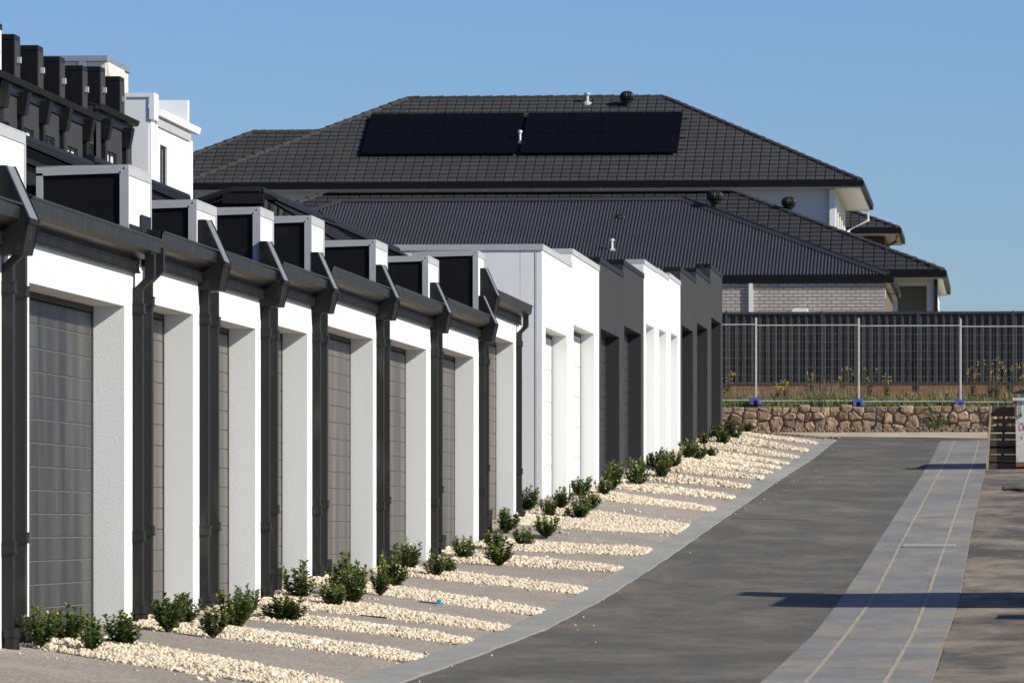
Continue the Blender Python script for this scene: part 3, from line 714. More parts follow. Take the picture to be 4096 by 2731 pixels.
# pale parapet sliver at the very left and cream upper storey beyond
T = thing('townhouse', 'white townhouse parapet with dark cap at the left edge', 'townhouse', (UD, vd(-60), 2.0))
va, vb = vd(-90), vd(1)
b = MB(); b.box(UD-2.5, UD+.05, va, va+.6, 1.0, on_d(-90, 60).z); b.box(UD-.2, UD+.04, va+.6, vb-.1, 7.4, on_d(3, 122).z-.02); b.build('wall', M_white2, T)
b = MB(); b.box(UD-.22, UD+.055, va+.62, vb-.08, on_d(3, 122).z-.015, on_d(3, 102).z); b.build('cap', M_metal, T)
T = thing('house', 'cream upper storey with bright flashing beyond the charcoal terrace', 'house', tuple(on_v(300, 250, 152).xy) + (3.0,))
p0, p1 = on_v(178, 222, 152), on_v(422, 222, 152)
b = MB(); b.box(p0.x-1, p1.x, 152, 156, 3, p0.z-.18); b.build('wall', M_cream, T)
b = MB(); b.box(p0.x-1.05, p1.x+.06, 151.9, 156.1, p0.z-.17, p0.z-.02); b.build('roof', M_bluemetal, T)
b = MB(); b.box(p0.x+.95, p0.x+1.15, 151.88, 151.98, p0.z-.75, p0.z-.18); b.build('downpipe', M_bluemetal, T)
b = MB(); b.prism([(p1.x+.001, p0.z-.18), (p1.x+.05, p0.z-.18), (p1.x+.30, p0.z-2), (p1.x+.001, p0.z-2)], 'y', 152.1, 155); b.build('side_wall', M_cream, T)

# ------------------------------------------------------------------ roofs of the houses behind
TILE = MB(); TILE.prism([(0, 0), (1, 0), (1, .55), (.93, 1.0), (.07, 1.0), (0, .55)], 'y', 0, 1)
def tile_mesh(m, nm):
    t = MB(); t.v = list(TILE.v); t.f = list(TILE.f); t.mi = list(TILE.mi); return t.mesh(nm, m)
def front_slope(T, uL, uR, ve, ze, tanp, run, m, hl=1, hr=1, wid=.31, gauge=.345, vis=None):
    cp = 1/math.hypot(1, tanp); step = gauge*cp
    me = tile_mesh(m, 'roof_tile'); P = []
    k = 0
    while k*step < run - .04:
        d = k*step; dm = d + step*.5
        L, Rr = uL + hl*dm, uR - hr*dm
        ux = math.floor(L/wid)*wid
        while ux < Rr:
            a, b = max(ux, L-.02), min(ux+wid, Rr+.02)
            if b-a > .05:
                P.append((a, b, d))
            ux += wid
        k += 1
    def Mx(a, b, d):
        ang = math.atan(tanp) - .075
        X = Vector((1, 0, 0)); Y = Vector((0, math.cos(ang), math.sin(ang))); Z = X.cross(Y)
        base = Vector((a+.010, ve+d-.01, ze+d*tanp+.012))
        Mm = Matrix.Identity(4)
        j = random.uniform(-.004, .004)
        for c_, vec in enumerate((X*(b-a-.020), Y*(gauge+.05), Z*.034)):
            for r_ in range(3): Mm[r_][c_] = vec[r_]
        Mm.translation = base + Vector((0, 0, j)); return Mm
    def score(t):
        a, b, d = t; c = Vector(((a+b)/2, ve+d, ze+d*tanp)); return 0 if (vis is None or vis(*pix(c))) else 1, d
    P.sort(key=score)
    for t in P[:300]: link('roof_tile', me, T, Mx(*t))
    if len(P) > 300:
        b_ = MB()
        for t in P[300:]:
            Mm = Mx(*t); i = len(b_.v); b_.v += [tuple(Mm @ Vector(q)) for q in TILE.v]; b_.f += [tuple(i+x for x in f) for f in TILE.f]; b_.mi += TILE.mi
        me2 = b_.mesh('roof_tile', m); tag(link('roof_tile', me2, T), None, None, None, 'stuff')
    b_ = MB(); b_.face([(uL, ve, ze), (uR, ve, ze), (uR-hr*run, ve+run, ze+run*tanp), (uL+hl*run, ve+run, ze+run*tanp)]); b_.build('roof_underlay', M_under, T)
def pix(p):
    x, y = p.dot(RT), p.dot(FW); return CX + FL*x/y, HY - FL*p.z/y
CAP = MB(); CAP.prism([(-.13, -.06), (-.10, .015), (-.04, .05), (.04, .05), (.10, .015), (.13, -.06)], 'x', 0, .44)
for i, v_ in enumerate(CAP.v):
    if v_[0] < .01: CAP.v[i] = (v_[0], v_[1]*1.12, v_[2]*1.1+.022)
cap_me = CAP.mesh('ridge_tile', M_cap)
def cap_line(T, a, b):
    a, b = Vector(a), Vector(b); d = (b-a); n = max(1, int(d.length/.40)); X = d.normalized()
    Y = Vector((0, 0, 1)).cross(X).normalized(); Z = X.cross(Y)
    for k in range(n):
        Mm = Matrix.Identity(4)
        for c_, vec in enumerate((X, Y, Z)):
            for r_ in range(3): Mm[r_][c_] = vec[r_]
        Mm.translation = a + d*(k/n) + Vector((random.uniform(-.006, .006), 0, .02+random.uniform(-.006, .006)))
        link('ridge_tile', cap_me, T, Mm)
def hip_sides(T, uL, uR, ve, vb, ze, tanp, run, m):
    zr = ze+run*tanp
    b = MB()
    b.face([(uR, ve, ze), (uR, vb, ze), (uR-run, vb-run, zr), (uR-run, ve+run, zr)]); b.face([(uL, ve, ze), (uL, vb, ze), (uL+run, vb-run, zr), (uL+run, ve+run, zr)])
    b.face([(uL, vb, ze), (uR, vb, ze), (uR-run, vb-run, zr), (uL+run, vb-run, zr)])
    if vb - 2*run > ve: b.face([(uL+run, ve+run, zr), (uR-run, ve+run, zr), (uR-run, vb-run, zr), (uL+run, vb-run, zr)])
    b.build('roof', m, T)
def eaves(T, uL, uR, ve, vb, ze, gm, over, zsof=-.24):
    b = MB(); h = .20
    b.box(uL-.06, uR+.06, ve-.12, ve+.0, ze-h, ze+.01); b.box(uR+.002, uR+.12, ve+.001, vb, ze-h, ze+.01); b.box(uL-.12, uL-.002, ve+.001, vb, ze-h, ze+.01)
    b.build('gutter', gm, T)
    b = MB(); b.box(uL, uR, ve+.002, vb, ze+zsof, ze+zsof+.05); b.build('soffit', M_soffit, T)
def turbine(T, c, s=1.0, hgt=.0):
    b = MB(); b.lathe(c, [(.13*s, -.25), (.13*s, .16*s), (.20*s, .17*s), (.20*s, .2*s)], 18); st = b.build('vent_base', M_metal, T, smooth=True)
    b = MB(); n = 18; prof = [(.17*s, .20*s), (.235*s, .27*s), (.25*s, .36*s), (.22*s, .45*s), (.13*s, .52*s), (.02*s, .54*s)]
    i = len(b.v)
    for (r, z) in prof:
        for q in range(n*2):
            a = 2*math.pi*q/(n*2) + z*.8; rr = r*(1 if q % 2 else .9); b.v.append((c[0]+rr*math.cos(a), c[1]+rr*math.sin(a), c[2]+z))
    for j in range(len(prof)-1):
        for q in range(n*2): b.f.append((i+j*n*2+q, i+j*n*2+(q+1) % (n*2), i+(j+1)*n*2+(q+1) % (n*2), i+(j+1)*n*2+q)); b.mi.append(0)
    b.build('turbine', M_metal, st)
def flue(T, c, h, r, m):
    b = MB(); b.lathe(c, [(r, -.2), (r, h*.82), (r*1.9, h*.83), (r*1.9, h), (r*.5, h*1.02)], 12); p = b.build('vent_pipe', m, T, smooth=True)
    b = MB(); b.lathe((c[0], c[1], c[2]), [(r*3.4, -.06), (r*3, .02), (r*1.3, .07)], 12); b.build('pipe_flashing', M_trim, p)

# --- big two-storey house
VB = 186.0
pr = on_v(3440, 722, VB); ZE = pr.z; uR = pr.x; tanp = .478
rl = (on_v(1628, 390, VB+6.7).x, on_v(2590, 390, VB+6.7).x)
run = (on_v(2000, 392, VB+6.7).z - ZE)/tanp
uL = rl[0] - run
T = thing('house', 'large two storey house with dark tiled roof and solar panels', 'house', (0.5*(uL+uR), VB, 5))
ZR = ZE + run*tanp
vis_big = lambda x, y: x > 770 and not (1440 < x < 2715 and 458 < y < 622) and (y < 720)
front_slope(T, uL, uR, VB, ZE, tanp, run, M_tile, vis=vis_big)
hip_sides(T, uL, uR, VB, VB+13.9, ZE, tanp, run, M_tile)
cap_line(T, (uR-run, VB+run, ZR), (uL+run, VB+run, ZR)); cap_line(T, (uR, VB, ZE), (uR-run, VB+run, ZR)); cap_line(T, (uL, VB, ZE), (uL+run, VB+run, ZR))
eaves(T, uL, uR, VB, VB+13.9, ZE, M_eave, .5)
wR = on_v(3338, 800, VB+.5).x
b = MB(); b.box(uL+.5, wR, VB+.5, VB+13.4, 4, ZE-.2); b.build('wall', M_wallw, T)
for px in (939, 2152): p = on_v(px, 730, VB+.4); b = MB(); b.box(p.x-.07, p.x+.07, VB+.36, VB+.495, 4.5, ZE-.24); b.build('downpipe', M_pvc, T)
b = MB(); b.box(wR-.16, wR+.03, VB+.33, VB+.495, 4.5, ZE-.26); b.build('downpipe', M_pvc, T)
for k in range(4):
    b = MB(); b.box(wR+.001, wR+.05, VB+1.2+k*2.4, VB+1.9+k*2.4, ZE-2.2, ZE-.7); f = b.build('window', M_pvc, T)
    g = MB(); g.box(wR+.05, wR+.056, VB+1.27+k*2.4, VB+1.83+k*2.4, ZE-2.1, ZE-.8); g.build('pane', M_glass, f)
b = MB(); p = on_v(3455, 830, VB+13.5); b.tube([(uR-.05, VB+13.3, ZE-.2), (uR-.05, VB+13.3, ZE-.6), (wR+.1, VB+13.3, ZE-.95), (wR+.1, VB+13.3, 5)], .05, 6); b.build('downpipe', M_pvc, T)
# left wing of the same roof
VW = VB + 2.4; zw = on_v(1010, 530, VW+4.3).z; rw = (zw-ZE)/tanp; uw = on_v(1010, 530, VW+rw).x
front_slope(T, uw-rw, uL+run+1.2, VW, ZE, tanp, rw, M_tile, hr=-1)
cap_line(T, (uw, VW+rw, zw), (uL+run*rw/run+.9, VW+rw, zw)); cap_line(T, (uw-rw, VW, ZE), (uw, VW+rw, zw))
hip_sides(T, uw-rw, uw+rw+1.0, VW, VW+2*rw+.01, ZE, tanp, rw, M_tile)
b = MB(); b.box(uw-rw+.4, uL+.6, VW+.5, VW+8, 4, ZE-.2); b.build('wall', M_wallw, T)
# solar panels on rails
n_ = Vector((0, -tanp, 1)).normalized(); off = .14
P0 = Vector((0, VB, ZE)) + n_*off
bl, br = on_plane(1442, 618, P0, n_), on_plane(2705, 618, P0, n_); tl = on_plane(1480, 458, P0, n_)
S_ = Vector((0, 1, tanp)).normalized(); Hh = (tl-bl).dot(S_)/2; Wd = (br.x-bl.x-.12)/8
pm = MB(); pm.box(.012, Wd-.012, 0.01, Hh-.012, -.02, .02); fm = MB()
for (x0, x1, y0, y1) in ((0.006, .022, 0.004, Hh-.006), (Wd-.022, Wd-.006, .004, Hh-.006), (.022, Wd-.022, .004, .02), (.022, Wd-.022, Hh-.022, Hh-.006)): fm.box(x0, x1, y0, y1, -.025, .026)
pme, fme = pm.mesh('solar_panel', M_solar), fm.mesh('panel_frame', M_solarf)
for r_ in range(2):
    for c_ in range(8):
        o = bl + Vector((c_*Wd + (.12 if c_ >= 4 else 0), 0, 0)) + S_*(r_*Hh)
        Mm = Matrix.Identity(4)
        for q, vec in enumerate((Vector((1, 0, 0)), S_, n_)):
            for z in range(3): Mm[z][q] = vec[z]
        Mm.translation = o
        s = link('solar_panel', pme, T, Mm)
        ch = bpy.data.objects.new('panel_frame', fme); C.objects.link(ch); ch.parent = s
for t_ in (.12, .40, .60, .88):
    p = bl + S_*(2*Hh*t_) - n_*.06; q = p + Vector((8*Wd+.12+.22, 0, 0)); p -= Vector((.2, 0, 0))
    b = MB(); b.tube([tuple(p), tuple(q)], .022, 4); b.build('mounting_rail', M_solarf, T)
def roofpt(px, py, p0, nn): return on_plane(px, py, p0, nn)
PR = Vector((0, VB, ZE)); flue(T, roofpt(2349, 415, PR, n_), .36, .055, M_galv); turbine(T, roofpt(2508, 428, PR, n_), 1.0)
flue(T, roofpt(2080, 575, PR, n_), .44, .038, M_pvc)

# --- middle tiled house
VM = 170.5
pm_ = on_v(3770, 1082, VM); zeM = pm_.z; uRM = pm_.x; rgt = on_v(2978, 764, VM+6.4); tanM = .42
runM = (rgt.z - zeM)/tanM; uLM = on_v(1306, 764, VM+runM).x - runM
T = thing('house', 'single storey house with dark tiled roof behind the corrugated roof', 'house', (0, VM, 4.5))
ribx = lambda x, y: y < 812 or (x > 2700 and y > 764 + (x-2786)*.36 and y < 1080)
front_slope(T, uLM, uRM, VM, zeM, tanM, runM, M_tile2, vis=lambda x, y: (y < 815 and x > 1250) or (x > 2790 and (y-798) < (x-2786)*.40 and x > 2786 + (y-798)*2.5*.95), wid=.33, gauge=.37)
hip_sides(T, uLM, uRM, VM, VM+12.9, zeM, tanM, runM, M_tile2)
zrM = zeM+runM*tanM
cap_line(T, (uRM-runM, VM+runM, zrM), (uLM+runM, VM+runM, zrM)); cap_line(T, (uRM, VM, zeM), (uRM-runM, VM+runM, zrM)); cap_line(T, (uLM, VM, zeM), (uLM+runM, VM+runM, zrM))
eaves(T, uLM, uRM, VM, VM+12.9, zeM, M_eave, .5)
xw = on_v(3740, 1150, VM+.5).x; xo0, xo1 = on_v(3590, 1150, VM+.5).x, on_v(3707, 1150, VM+.5).x
b = MB(); zo = on_v(3650, 1143, VM+.5).z
b.box(uLM+.5, xo0, VM+.5, VM+.75, 4, zeM-.2); b.box(xo0, xo1, VM+.5, VM+.75, zo, zeM-.2); b.box(xo1, xw, VM+.5, VM+.75, 4, zeM-.2)
b.box(uLM+.5, xw, VM+2.6, VM+12, 4, zeM-.2); b.box(xw-.2, xw, VM+.751, VM+2.599, 4, zeM-.2); b.build('wall', M_wallw, T)
b = MB(); b.box(xo1+.22, xo1+.33, VM+.38, VM+.495, 4, zeM-.22); b.build('downpipe', M_metal, T)
for k in range(2):
    b = MB(); b.box(xw+.001, xw+.04, VM+4+k*3, VM+4.8+k*3, zeM-2, zeM-.9); f = b.build('window', M_pvc, T); g = MB(); g.box(xw+.04, xw+.046, VM+4.08+k*3, VM+4.72+k*3, zeM-1.92, zeM-.98); g.build('pane', M_glass, f)
nM = Vector((0, -tanM, 1)).normalized()
turbine(T, on_plane(3155, 838, Vector((0, VM, zeM)), nM) + Vector((0, .0, -.1)), .92)

# --- small brown brick house at far right
V4 = 205.0
p = on_v(3592, 912, V4); ze4 = p.z; u4 = p.x
T = thing('house', 'small dark roofed brown brick house peeping out at far right', 'house', (u4-4, V4, 5))
hip_sides(T, u4-9, u4, V4, V4+8, ze4, .40, 3.98, M_tile); front_slope(T, u4-5, u4, V4, ze4, .40, 3.2, M_tile, hl=0)
cap_line(T, (u4, V4, ze4), (u4-3.9, V4+3.9, ze4+1.56)); eaves(T, u4-9, u4, V4, V4+8, ze4, M_eave, .6)
b = MB(); b.box(u4-8, on_v(3538, 930, V4+.7).x, V4+.7, V4+7.4, 5, ze4-.24); b.build('wall', M_brownb, T)
b = MB(); b.tube([(u4-.05, V4+.3, ze4-.2), (u4-.05, V4+.3, ze4-.45), (u4-.95, V4+.6, ze4-.95), (u4-.95, V4+.6, 5)], .05, 6); b.build('downpipe', M_brownb, T)

# --- corrugated-roof house with pale brick wall
VC = 157.5
p = on_v(3558, 1102, VC); zeC = p.z; uRC = p.x; rg = on_v(2786, 800, VC+5.9); tanC = .405
runC = (rg.z-zeC)/tanC; uLC = uRC - 22
T = thing('house', 'pale brick house with wide grey corrugated steel roof', 'house', (uRC-9, VC, 4))
b = MB(); pitch = .0945*1.02; nseg = int(22/pitch*6)
zrC = zeC+runC*tanC; cosC = 1/math.hypot(1, tanC)
i = 0
for k in range(nseg+1):
    u = uLC + 22*k/nseg; h = .021*math.sin(2*math.pi*u/pitch); top = min(runC, uRC-u, u-uLC)
    b.v += [(u, VC-.03-h*tanC*cosC, zeC+.03+h*cosC), (u, VC+top-h*tanC*cosC, zeC+.03+top*tanC+h*cosC)]
for k in range(nseg): b.f.append((2*k, 2*k+2, 2*k+3, 2*k+1)); b.mi.append(0)
b.build('roof', M_corr2, T)
b = MB(); b.face([(uRC, VC, zeC), (uRC, VC+12, zeC), (uRC-runC, VC+12-runC, zrC), (uRC-runC, VC+runC, zrC)]); b.face([(uLC, VC+12, zeC), (uRC, VC+12, zeC), (uRC-runC, VC+12-runC, zrC), (uLC+runC, VC+12-runC, zrC)]); b.build('rear_roof', M_corr2, T)
b = MB()
def flash(a, c, w_=.16, up=.055):
    a, c = Vector(a), Vector(c); d = (c-a).normalized(); s = d.cross(Vector((0, 0, 1))).normalized()*w_
    dn = Vector((0, 0, -.07))
    b.face([a+Vector((0, 0, up)), c+Vector((0, 0, up)), c+s+dn*.6, a+s+dn*.6]); b.face([a+Vector((0, 0, up)), c+Vector((0, 0, up)), c-s+dn*.6, a-s+dn*.6])
flash((uRC, VC-.02, zeC+.05), (uRC-runC, VC+runC, zrC+.04)); flash((uRC-runC, VC+runC, zrC+.04), (uLC+runC, VC+runC, zrC+.04)); flash((uLC, VC, zeC+.05), (uLC+runC, VC+runC, zrC+.04))
b.tube([(uRC, VC-.02, zeC+.09), (uRC-runC, VC+runC, zrC+.09)], .03, 6)
b.build('ridge_flashing', M_corr2, T)
eaves(T, uLC, uRC, VC, VC+12, zeC, M_eave, .45, -.22)
xr = on_v(3538, 1180, VC-.035).x
bw, bh = .266, .0945; z0 = on_v(3000, 1262, VC-.035).z; z1 = zeC-.205
b = MB(); b.box(uLC+.45, xr-.003, VC-.025, VC+.2, 3.8, z1); b.box(uLC+.45, xr-.003, VC+.201, VC+11.5, 3.8, z1); b.build('wall', M_mortar, T)
bk = MB(); bk.box(0, 1, 0, 1, 0, 1); bkm = bk.mesh('brick', M_brick)
rows = int((z1-z0)/bh)+1
x_start = on_v(2790, 1200, VC-.035).x
for r_ in range(rows):
    z = z1-(r_+1)*bh
    x = xr - (bw*.5 if r_ % 2 else 0); k = 0
    xs = [(xr-bw*.5+.005, xr)] if r_ % 2 else []
    while x > x_start: xs.append((x-bw+.015, x-.0)); x -= bw
    for (a, c) in xs:
        Mm = Matrix.Translation((a, VC-.038+random.uniform(-.002, .002), z+.006)) @ Matrix.Diagonal((c-a, .02, bh-.017, 1)); link('brick', bkm, T, Mm)
b = MB(); p = on_v(3006, 1180, VC+.35); b.box(p.x-.055, p.x+.055, VC-.115, VC-.042, 3.8, zeC-.202); b.build('downpipe', M_pvc, T)
b = MB(); b.box(xr+.002, xr+.02, VC+.5, VC+.8, zeC-.6, zeC-.3); b.box(xr+.0205, xr+.06, VC+1.0, VC+3.8, zeC-2.0, zeC-1.2); b.build('side_trim', M_soffit, T)
b = MB(); p = on_v(3596, 1185, VC+1.0); b.box(xr+.062, p.x, VC+.99, VC+1.03, p.z+.06, p.z+.08); b.tube([(p.x, VC+1, p.z+.07), (p.x, VC+.95, p.z-.04)], .032, 8); b.build('security_camera', M_metal, T)
nC = Vector((0, -tanC, 1)).normalized(); PC = Vector((0, VC, zeC))
turbine(T, on_plane(2860, 832, PC, nC), .95)
turbine(T, on_plane(2480, 872, PC, nC) + Vector((0, 0, -.22)), .62); flue(T, on_plane(2448, 1003, PC, nC), .33, .033, M_pvc)
b = MB(); p = on_v(3200, 1243, VC-.35); b.box(p.x-.22, p.x+.22, VC-.5, VC-.15, 4.0, p.z+.04)
b.box(p.x-.19, p.x+.19, VC-.48, VC-.17, p.z+.041, p.z+.06); o = b.build('air_conditioner', M_pvc, None, bevel=.015); tag(o, 'white air conditioner top showing above the fence by the brick wall', 'air conditioner')

# ------------------------------------------------------------------ charcoal fence on timber plinth
VFN = 150.0
zt, zb, zp = on_v(3300, 1247, VFN).z, on_v(3300, 1532, VFN).z, on_v(3300, 1585, VFN).z
T = thing('fence', 'charcoal ribbed steel fence standing on brown timber plinth', 'fence', (0, VFN, zp))
posts = [on_v(px, 1300, VFN).x for px in (1765, 2145, 2525, 2905, 3287, 3671, 4052, 4432, 4812)]
RIB = []
for a, c in zip(posts[:-1], posts[1:]):
    n = 12; wv = (c-a-.06)/n; pts = []
    for k in range(n):
        x = a+.03+k*wv
        pts += [(x, 0), (x+wv*.30, 0), (x+wv*.40, .065), (x+wv*.90, .065)]
    pts.append((c-.03, 0))
    poly = [(x, VFN-.005+y) for x, y in pts] + [(x, VFN+.0+y) for x, y in reversed(pts)]
    b = MB(); b.prism(poly, 'z', zb+.03, zt-.06); b.build('fence_panel', M_fence, T)
    b = MB(); b.box(a+.032, c-.032, VFN-.03, VFN+.085, zt-.065, zt); b.box(a+.032, c-.032, VFN-.025, VFN+.06, zb-.02, zb+.035); b.build('fence_rail', M_fence, T)
    for z_ in (zp-.3, zp+.02): 
        b = MB(); b.box(a+.03, c-.03, VFN+.0, VFN+.05, z_, min(z_+.31, zb-.022)); b.build('plank', M_wood, T)
for x in posts:
    b = MB(); b.box(x-.03, x+.03, VFN-.04, VFN+.09, zp-.3, zt+.015); b.build('post', M_fence, T)

# ------------------------------------------------------------------ stone retaining wall
VS = 145.3
zs1 = on_v(3300, 1622, VS).z; zs0 = on_v(3300, 1740, VS).z
uA, uB = on_v(2700, 1700, VS).x, on_v(4096, 1700, VS).x + 3.0
T = thing('stone_wall', 'low brown fieldstone retaining wall at the end of the lane', 'wall', ((uA+uB)/2, VS, zs0))
b = MB(); b.box(uA, uB, VS+.015, VS+.5, zs0-.4, zs1-.10); b.build('wall_core', M_earth, T)
seeds = []; u = uA
Hs = zs1-zs0
while u < uB:                                   # flat capping stones, then mixed rubble below
    ww = random.uniform(.16, .42); seeds.append((u+ww/2, zs0+Hs*random.uniform(.88, .93))); u += ww
u = uA
while u < uB:
    ww = random.choice((.20, .26, .32, .42))*random.uniform(.85, 1.15); k = random.random()
    if ww > .36 and k < .6: hs_ = [.38]
    elif k < .5: hs_ = [.20, .58]
    elif k < .8: hs_ = [.34, .66]
    else: hs_ = [.12, .40, .66]
    for h in hs_: seeds.append((u+ww/2+random.uniform(-.05, .05), zs0+Hs*(h+random.uniform(-.05, .05))))
    u += ww
def clip(poly, mx, mz, nx, nz):
    out = []
    for k in range(len(poly)):
        p, q = poly[k], poly[(k+1) % len(poly)]
        dp = (p[0]-mx)*nx+(p[1]-mz)*nz; dq = (q[0]-mx)*nx+(q[1]-mz)*nz
        if dp <= 0: out.append(p)
        if dp*dq < 0: t = dp/(dp-dq); out.append((p[0]+(q[0]-p[0])*t, p[1]+(q[1]-p[1])*t))
    return out
for (sx, sz) in seeds:
    topz = zs1 + random.uniform(-.05, .04)
    poly = [(sx-.5, zs0-.08), (sx+.5, zs0-.08), (sx+.5, topz), (sx-.5, topz)]
    for (tx, tz) in seeds:
        if (tx, tz) != (sx, sz) and abs(tx-sx) < 1.0:
            poly = clip(poly, (sx+tx)/2, (sz+tz)/2, tx-sx, tz-sz)
            if len(poly) < 3: break
    if len(poly) < 3: continue
    cx = sum(p[0] for p in poly)/len(poly); cz = sum(p[1] for p in poly)/len(poly)
    # refine the outline: subdivide, wobble and round it off
    fine = []
    for k in range(len(poly)):
        p, q = poly[k], poly[(k+1) % len(poly)]
        for t in (.10, .5, .90): fine.append((p[0]+(q[0]-p[0])*t, p[1]+(q[1]-p[1])*t))
    n = len(fine); b = MB(); dep = random.uniform(.02, .09); tilt = (random.uniform(-.12, .12), random.uniform(-.15, .15))
    rings = [(.955, .10), (.94, -dep*.35), (.85, -dep*.9), (.55, -dep*1.1)]
    jit = [random.uniform(.93, 1.03) for _ in fine]
    for (s, y) in rings:
        for j, (x, z) in enumerate(fine):
            r_ = s*jit[j]*random.uniform(.97, 1.03)
            px_, pz_ = cx+(x-cx)*r_, cz+(z-cz)*r_
            b.v.append((px_, VS+y+(px_-cx)*tilt[0]+(pz_-cz)*tilt[1]+random.uniform(-.012, .012), pz_))
    for k in range(len(rings)-1):
        for j in range(n): b.f.append((k*n+j, k*n+(j+1) % n, (k+1)*n+(j+1) % n, (k+1)*n+j)); b.mi.append(0)
    b.f.append(tuple((len(rings)-1)*n+j for j in range(n))); b.mi.append(0)
    b.build('stone', M_stone, T)
# rubble and soil along its foot
pts = []
for _ in range(900):
    u = random.uniform(uA, uB); v = VS - abs(random.gauss(0, .35)) - .05; pts.append((u, v, zk(v)+.02+max(0, .10-(VS-v)*.25)))
tag(link('rubble', stones_mesh('rubble', np.array(pts), rng.uniform(.012, .05, len(pts)), [M_earth])), 'loose soil and rubble along the foot of the stone wall', None, None, 'stuff')
pts = []
for _ in range(700):
    t = random.random(); u = -7.5 + 3.6*t; v = 133.9 - .3*random.random() + .9*(1-t)*random.random(); pts.append((u, v, G(min(u, UK-.01), min(v, 134))+.02))
tag(link('mulch', stones_mesh('mulch', np.array(pts), rng.uniform(.012, .045, len(pts)), [M_earth])), 'dark mulch heaped at the end of the last driveway', None, None, 'stuff')
# grass on the terrace
def gterr(v): return lerp(v, [145.3, 150], [on_v(3300, 1622, VS).z-.02, zp+.05])
def blades(n, us, vs, h, lean, w_=.012):
    V = []; F = []
    for _ in range(n):
        u = random.uniform(*us); v = random.uniform(*vs); hh = random.uniform(*h)*(.6+.4*math.sin(u*1.7)*math.sin(u*.6+1)); a = random.uniform(0, 6.28); l = random.uniform(0, lean)*hh
        z = gterr(v) - .02; dx, dy = math.cos(a), math.sin(a); i = len(V)
        V += [(u-dy*w_, v+dx*w_, z), (u+dy*w_, v-dx*w_, z), (u+dx*l*.4+dy*w_*.6, v+dy*l*.4-dx*w_*.6, z+hh*.6), (u+dx*l*.4-dy*w_*.6, v+dy*l*.4+dx*w_*.6, z+hh*.6), (u+dx*l, v+dy*l, z+hh)]
        F += [(i, i+1, i+2, i+3), (i+3, i+2, i+4)]
    return V, F
V, F = blades(24000, (uA, uB), (145.45, 149.4), (.08, .30), .6)
V2, F2 = blades(2600, (uA, uB), (146.0, 149.6), (.25, .62), .35, .007)
V3, F3 = blades(12000, (uA, uB), (146.2, 149.9), (.10, .46), .5, .008)
k = len(V2); V2 += V3; F2 += [tuple(x+k for x in f) for f in F3]
me = bpy.data.meshes.new('dry_grass'); me.from_pydata(V2, [], F2); me.materials.append(M_straw)
tag(link('grass', me), 'dry straw coloured stalks below the fence plinth', None, None, 'stuff')
me = bpy.data.meshes.new('grass'); me.from_pydata(V, [], F); me.materials.append(M_grass)
tag(link('grass', me), 'long green grass between the stone wall and the fence', None, None, 'stuff')
structure(link('terrace', sheet('terrace', M_earth, [uA, (uA+uB)/2, uB], [145.4, 147, 150.2], lambda u, v: gterr(v)-.03)), 'earth terrace under the grass')
# weeds with yellow flowers, each a plant
def weed(u, v, h, label):
    T = thing('weed', label, 'weed', (u, v, gterr(v)-.02), 'flowering weeds on the terrace')
    st = MB(); lf = MB(); fl = MB(); z0 = gterr(v)-.02
    for s in range(random.randint(7, 11)):
        a = random.uniform(0, 6.28); sp = random.uniform(.05, .34)*h; hh = h*random.uniform(.6, 1.0)
        top = Vector((u+math.cos(a)*sp, v+math.sin(a)*sp, z0+hh)); base = Vector((u, v, z0)); mid = (base+top)/2 + Vector((0, 0, .05))
        st.tube([base, mid, top], [.008, .006, .003], 4)
        for q in range(26):
            t = random.uniform(.1, .85)**1.3; c = base.lerp(top, t); an = random.uniform(0, 6.28); L_ = random.uniform(.05, .13)*(1.15-t)
            d = Vector((math.cos(an), math.sin(an), random.uniform(-.2, .6)))*L_; sd = Vector((-math.sin(an), math.cos(an), 0))*L_*.28
            lf.face([c, c+d*.5+sd, c+d, c+d*.5-sd])
        if random.random() < .75:
            for q in range(3):
                c = top + Vector((random.uniform(-.04, .04), random.uniform(-.04, .04), random.uniform(-.10, .03))); r = random.uniform(.008, .016)
                fl.lathe(tuple(c), [(r*.3, -.012), (r, 0), (r*.5, .012)], 6)
    st.build('stem', M_stem, T); tag(lf.build('leaves', M_grass, T), None, None, None, 'stuff')
    if fl.v: tag(fl.build('flowers', M_yel, T), None, None, None, 'stuff')
for (px, v, h, lab) in [(2905, 148.6, .75, 'yellow flowering weed at the fence end by the charcoal bay'), (3110, 147.6, .5, 'low bushy weed left of the first fence post gap'), (3140, 147.8, .62, 'dark leafy weed mid-way between the first two blue feet'),
     (3245, 148.4, .8, 'tall weed beside the steel post, left of the middle blue foot'), (3372, 148.9, .85, 'slender weed just left of the middle blue foot'), (3480, 148.8, .8, 'yellow flowered weed right of the middle blue foot'), (3545, 148.6, .7, 'weed with a bright yellow head mid-way to the third foot'),
     (3890, 148.6, 1.0, 'yellow flowered weed just right of the third blue foot'), (3960, 148.0, 1.15, 'tallest flowering weed, left above the pallets'), (3985, 147.4, .9, 'dense dark green weed above the pallets'), (4040, 148.4, 1.0, 'yellow weed above the white skip bin'), (4085, 148.2, .95, 'yellow weed at the right edge of the photo')]:
    weed(on_v(px, 1580, v).x, v, h, lab)
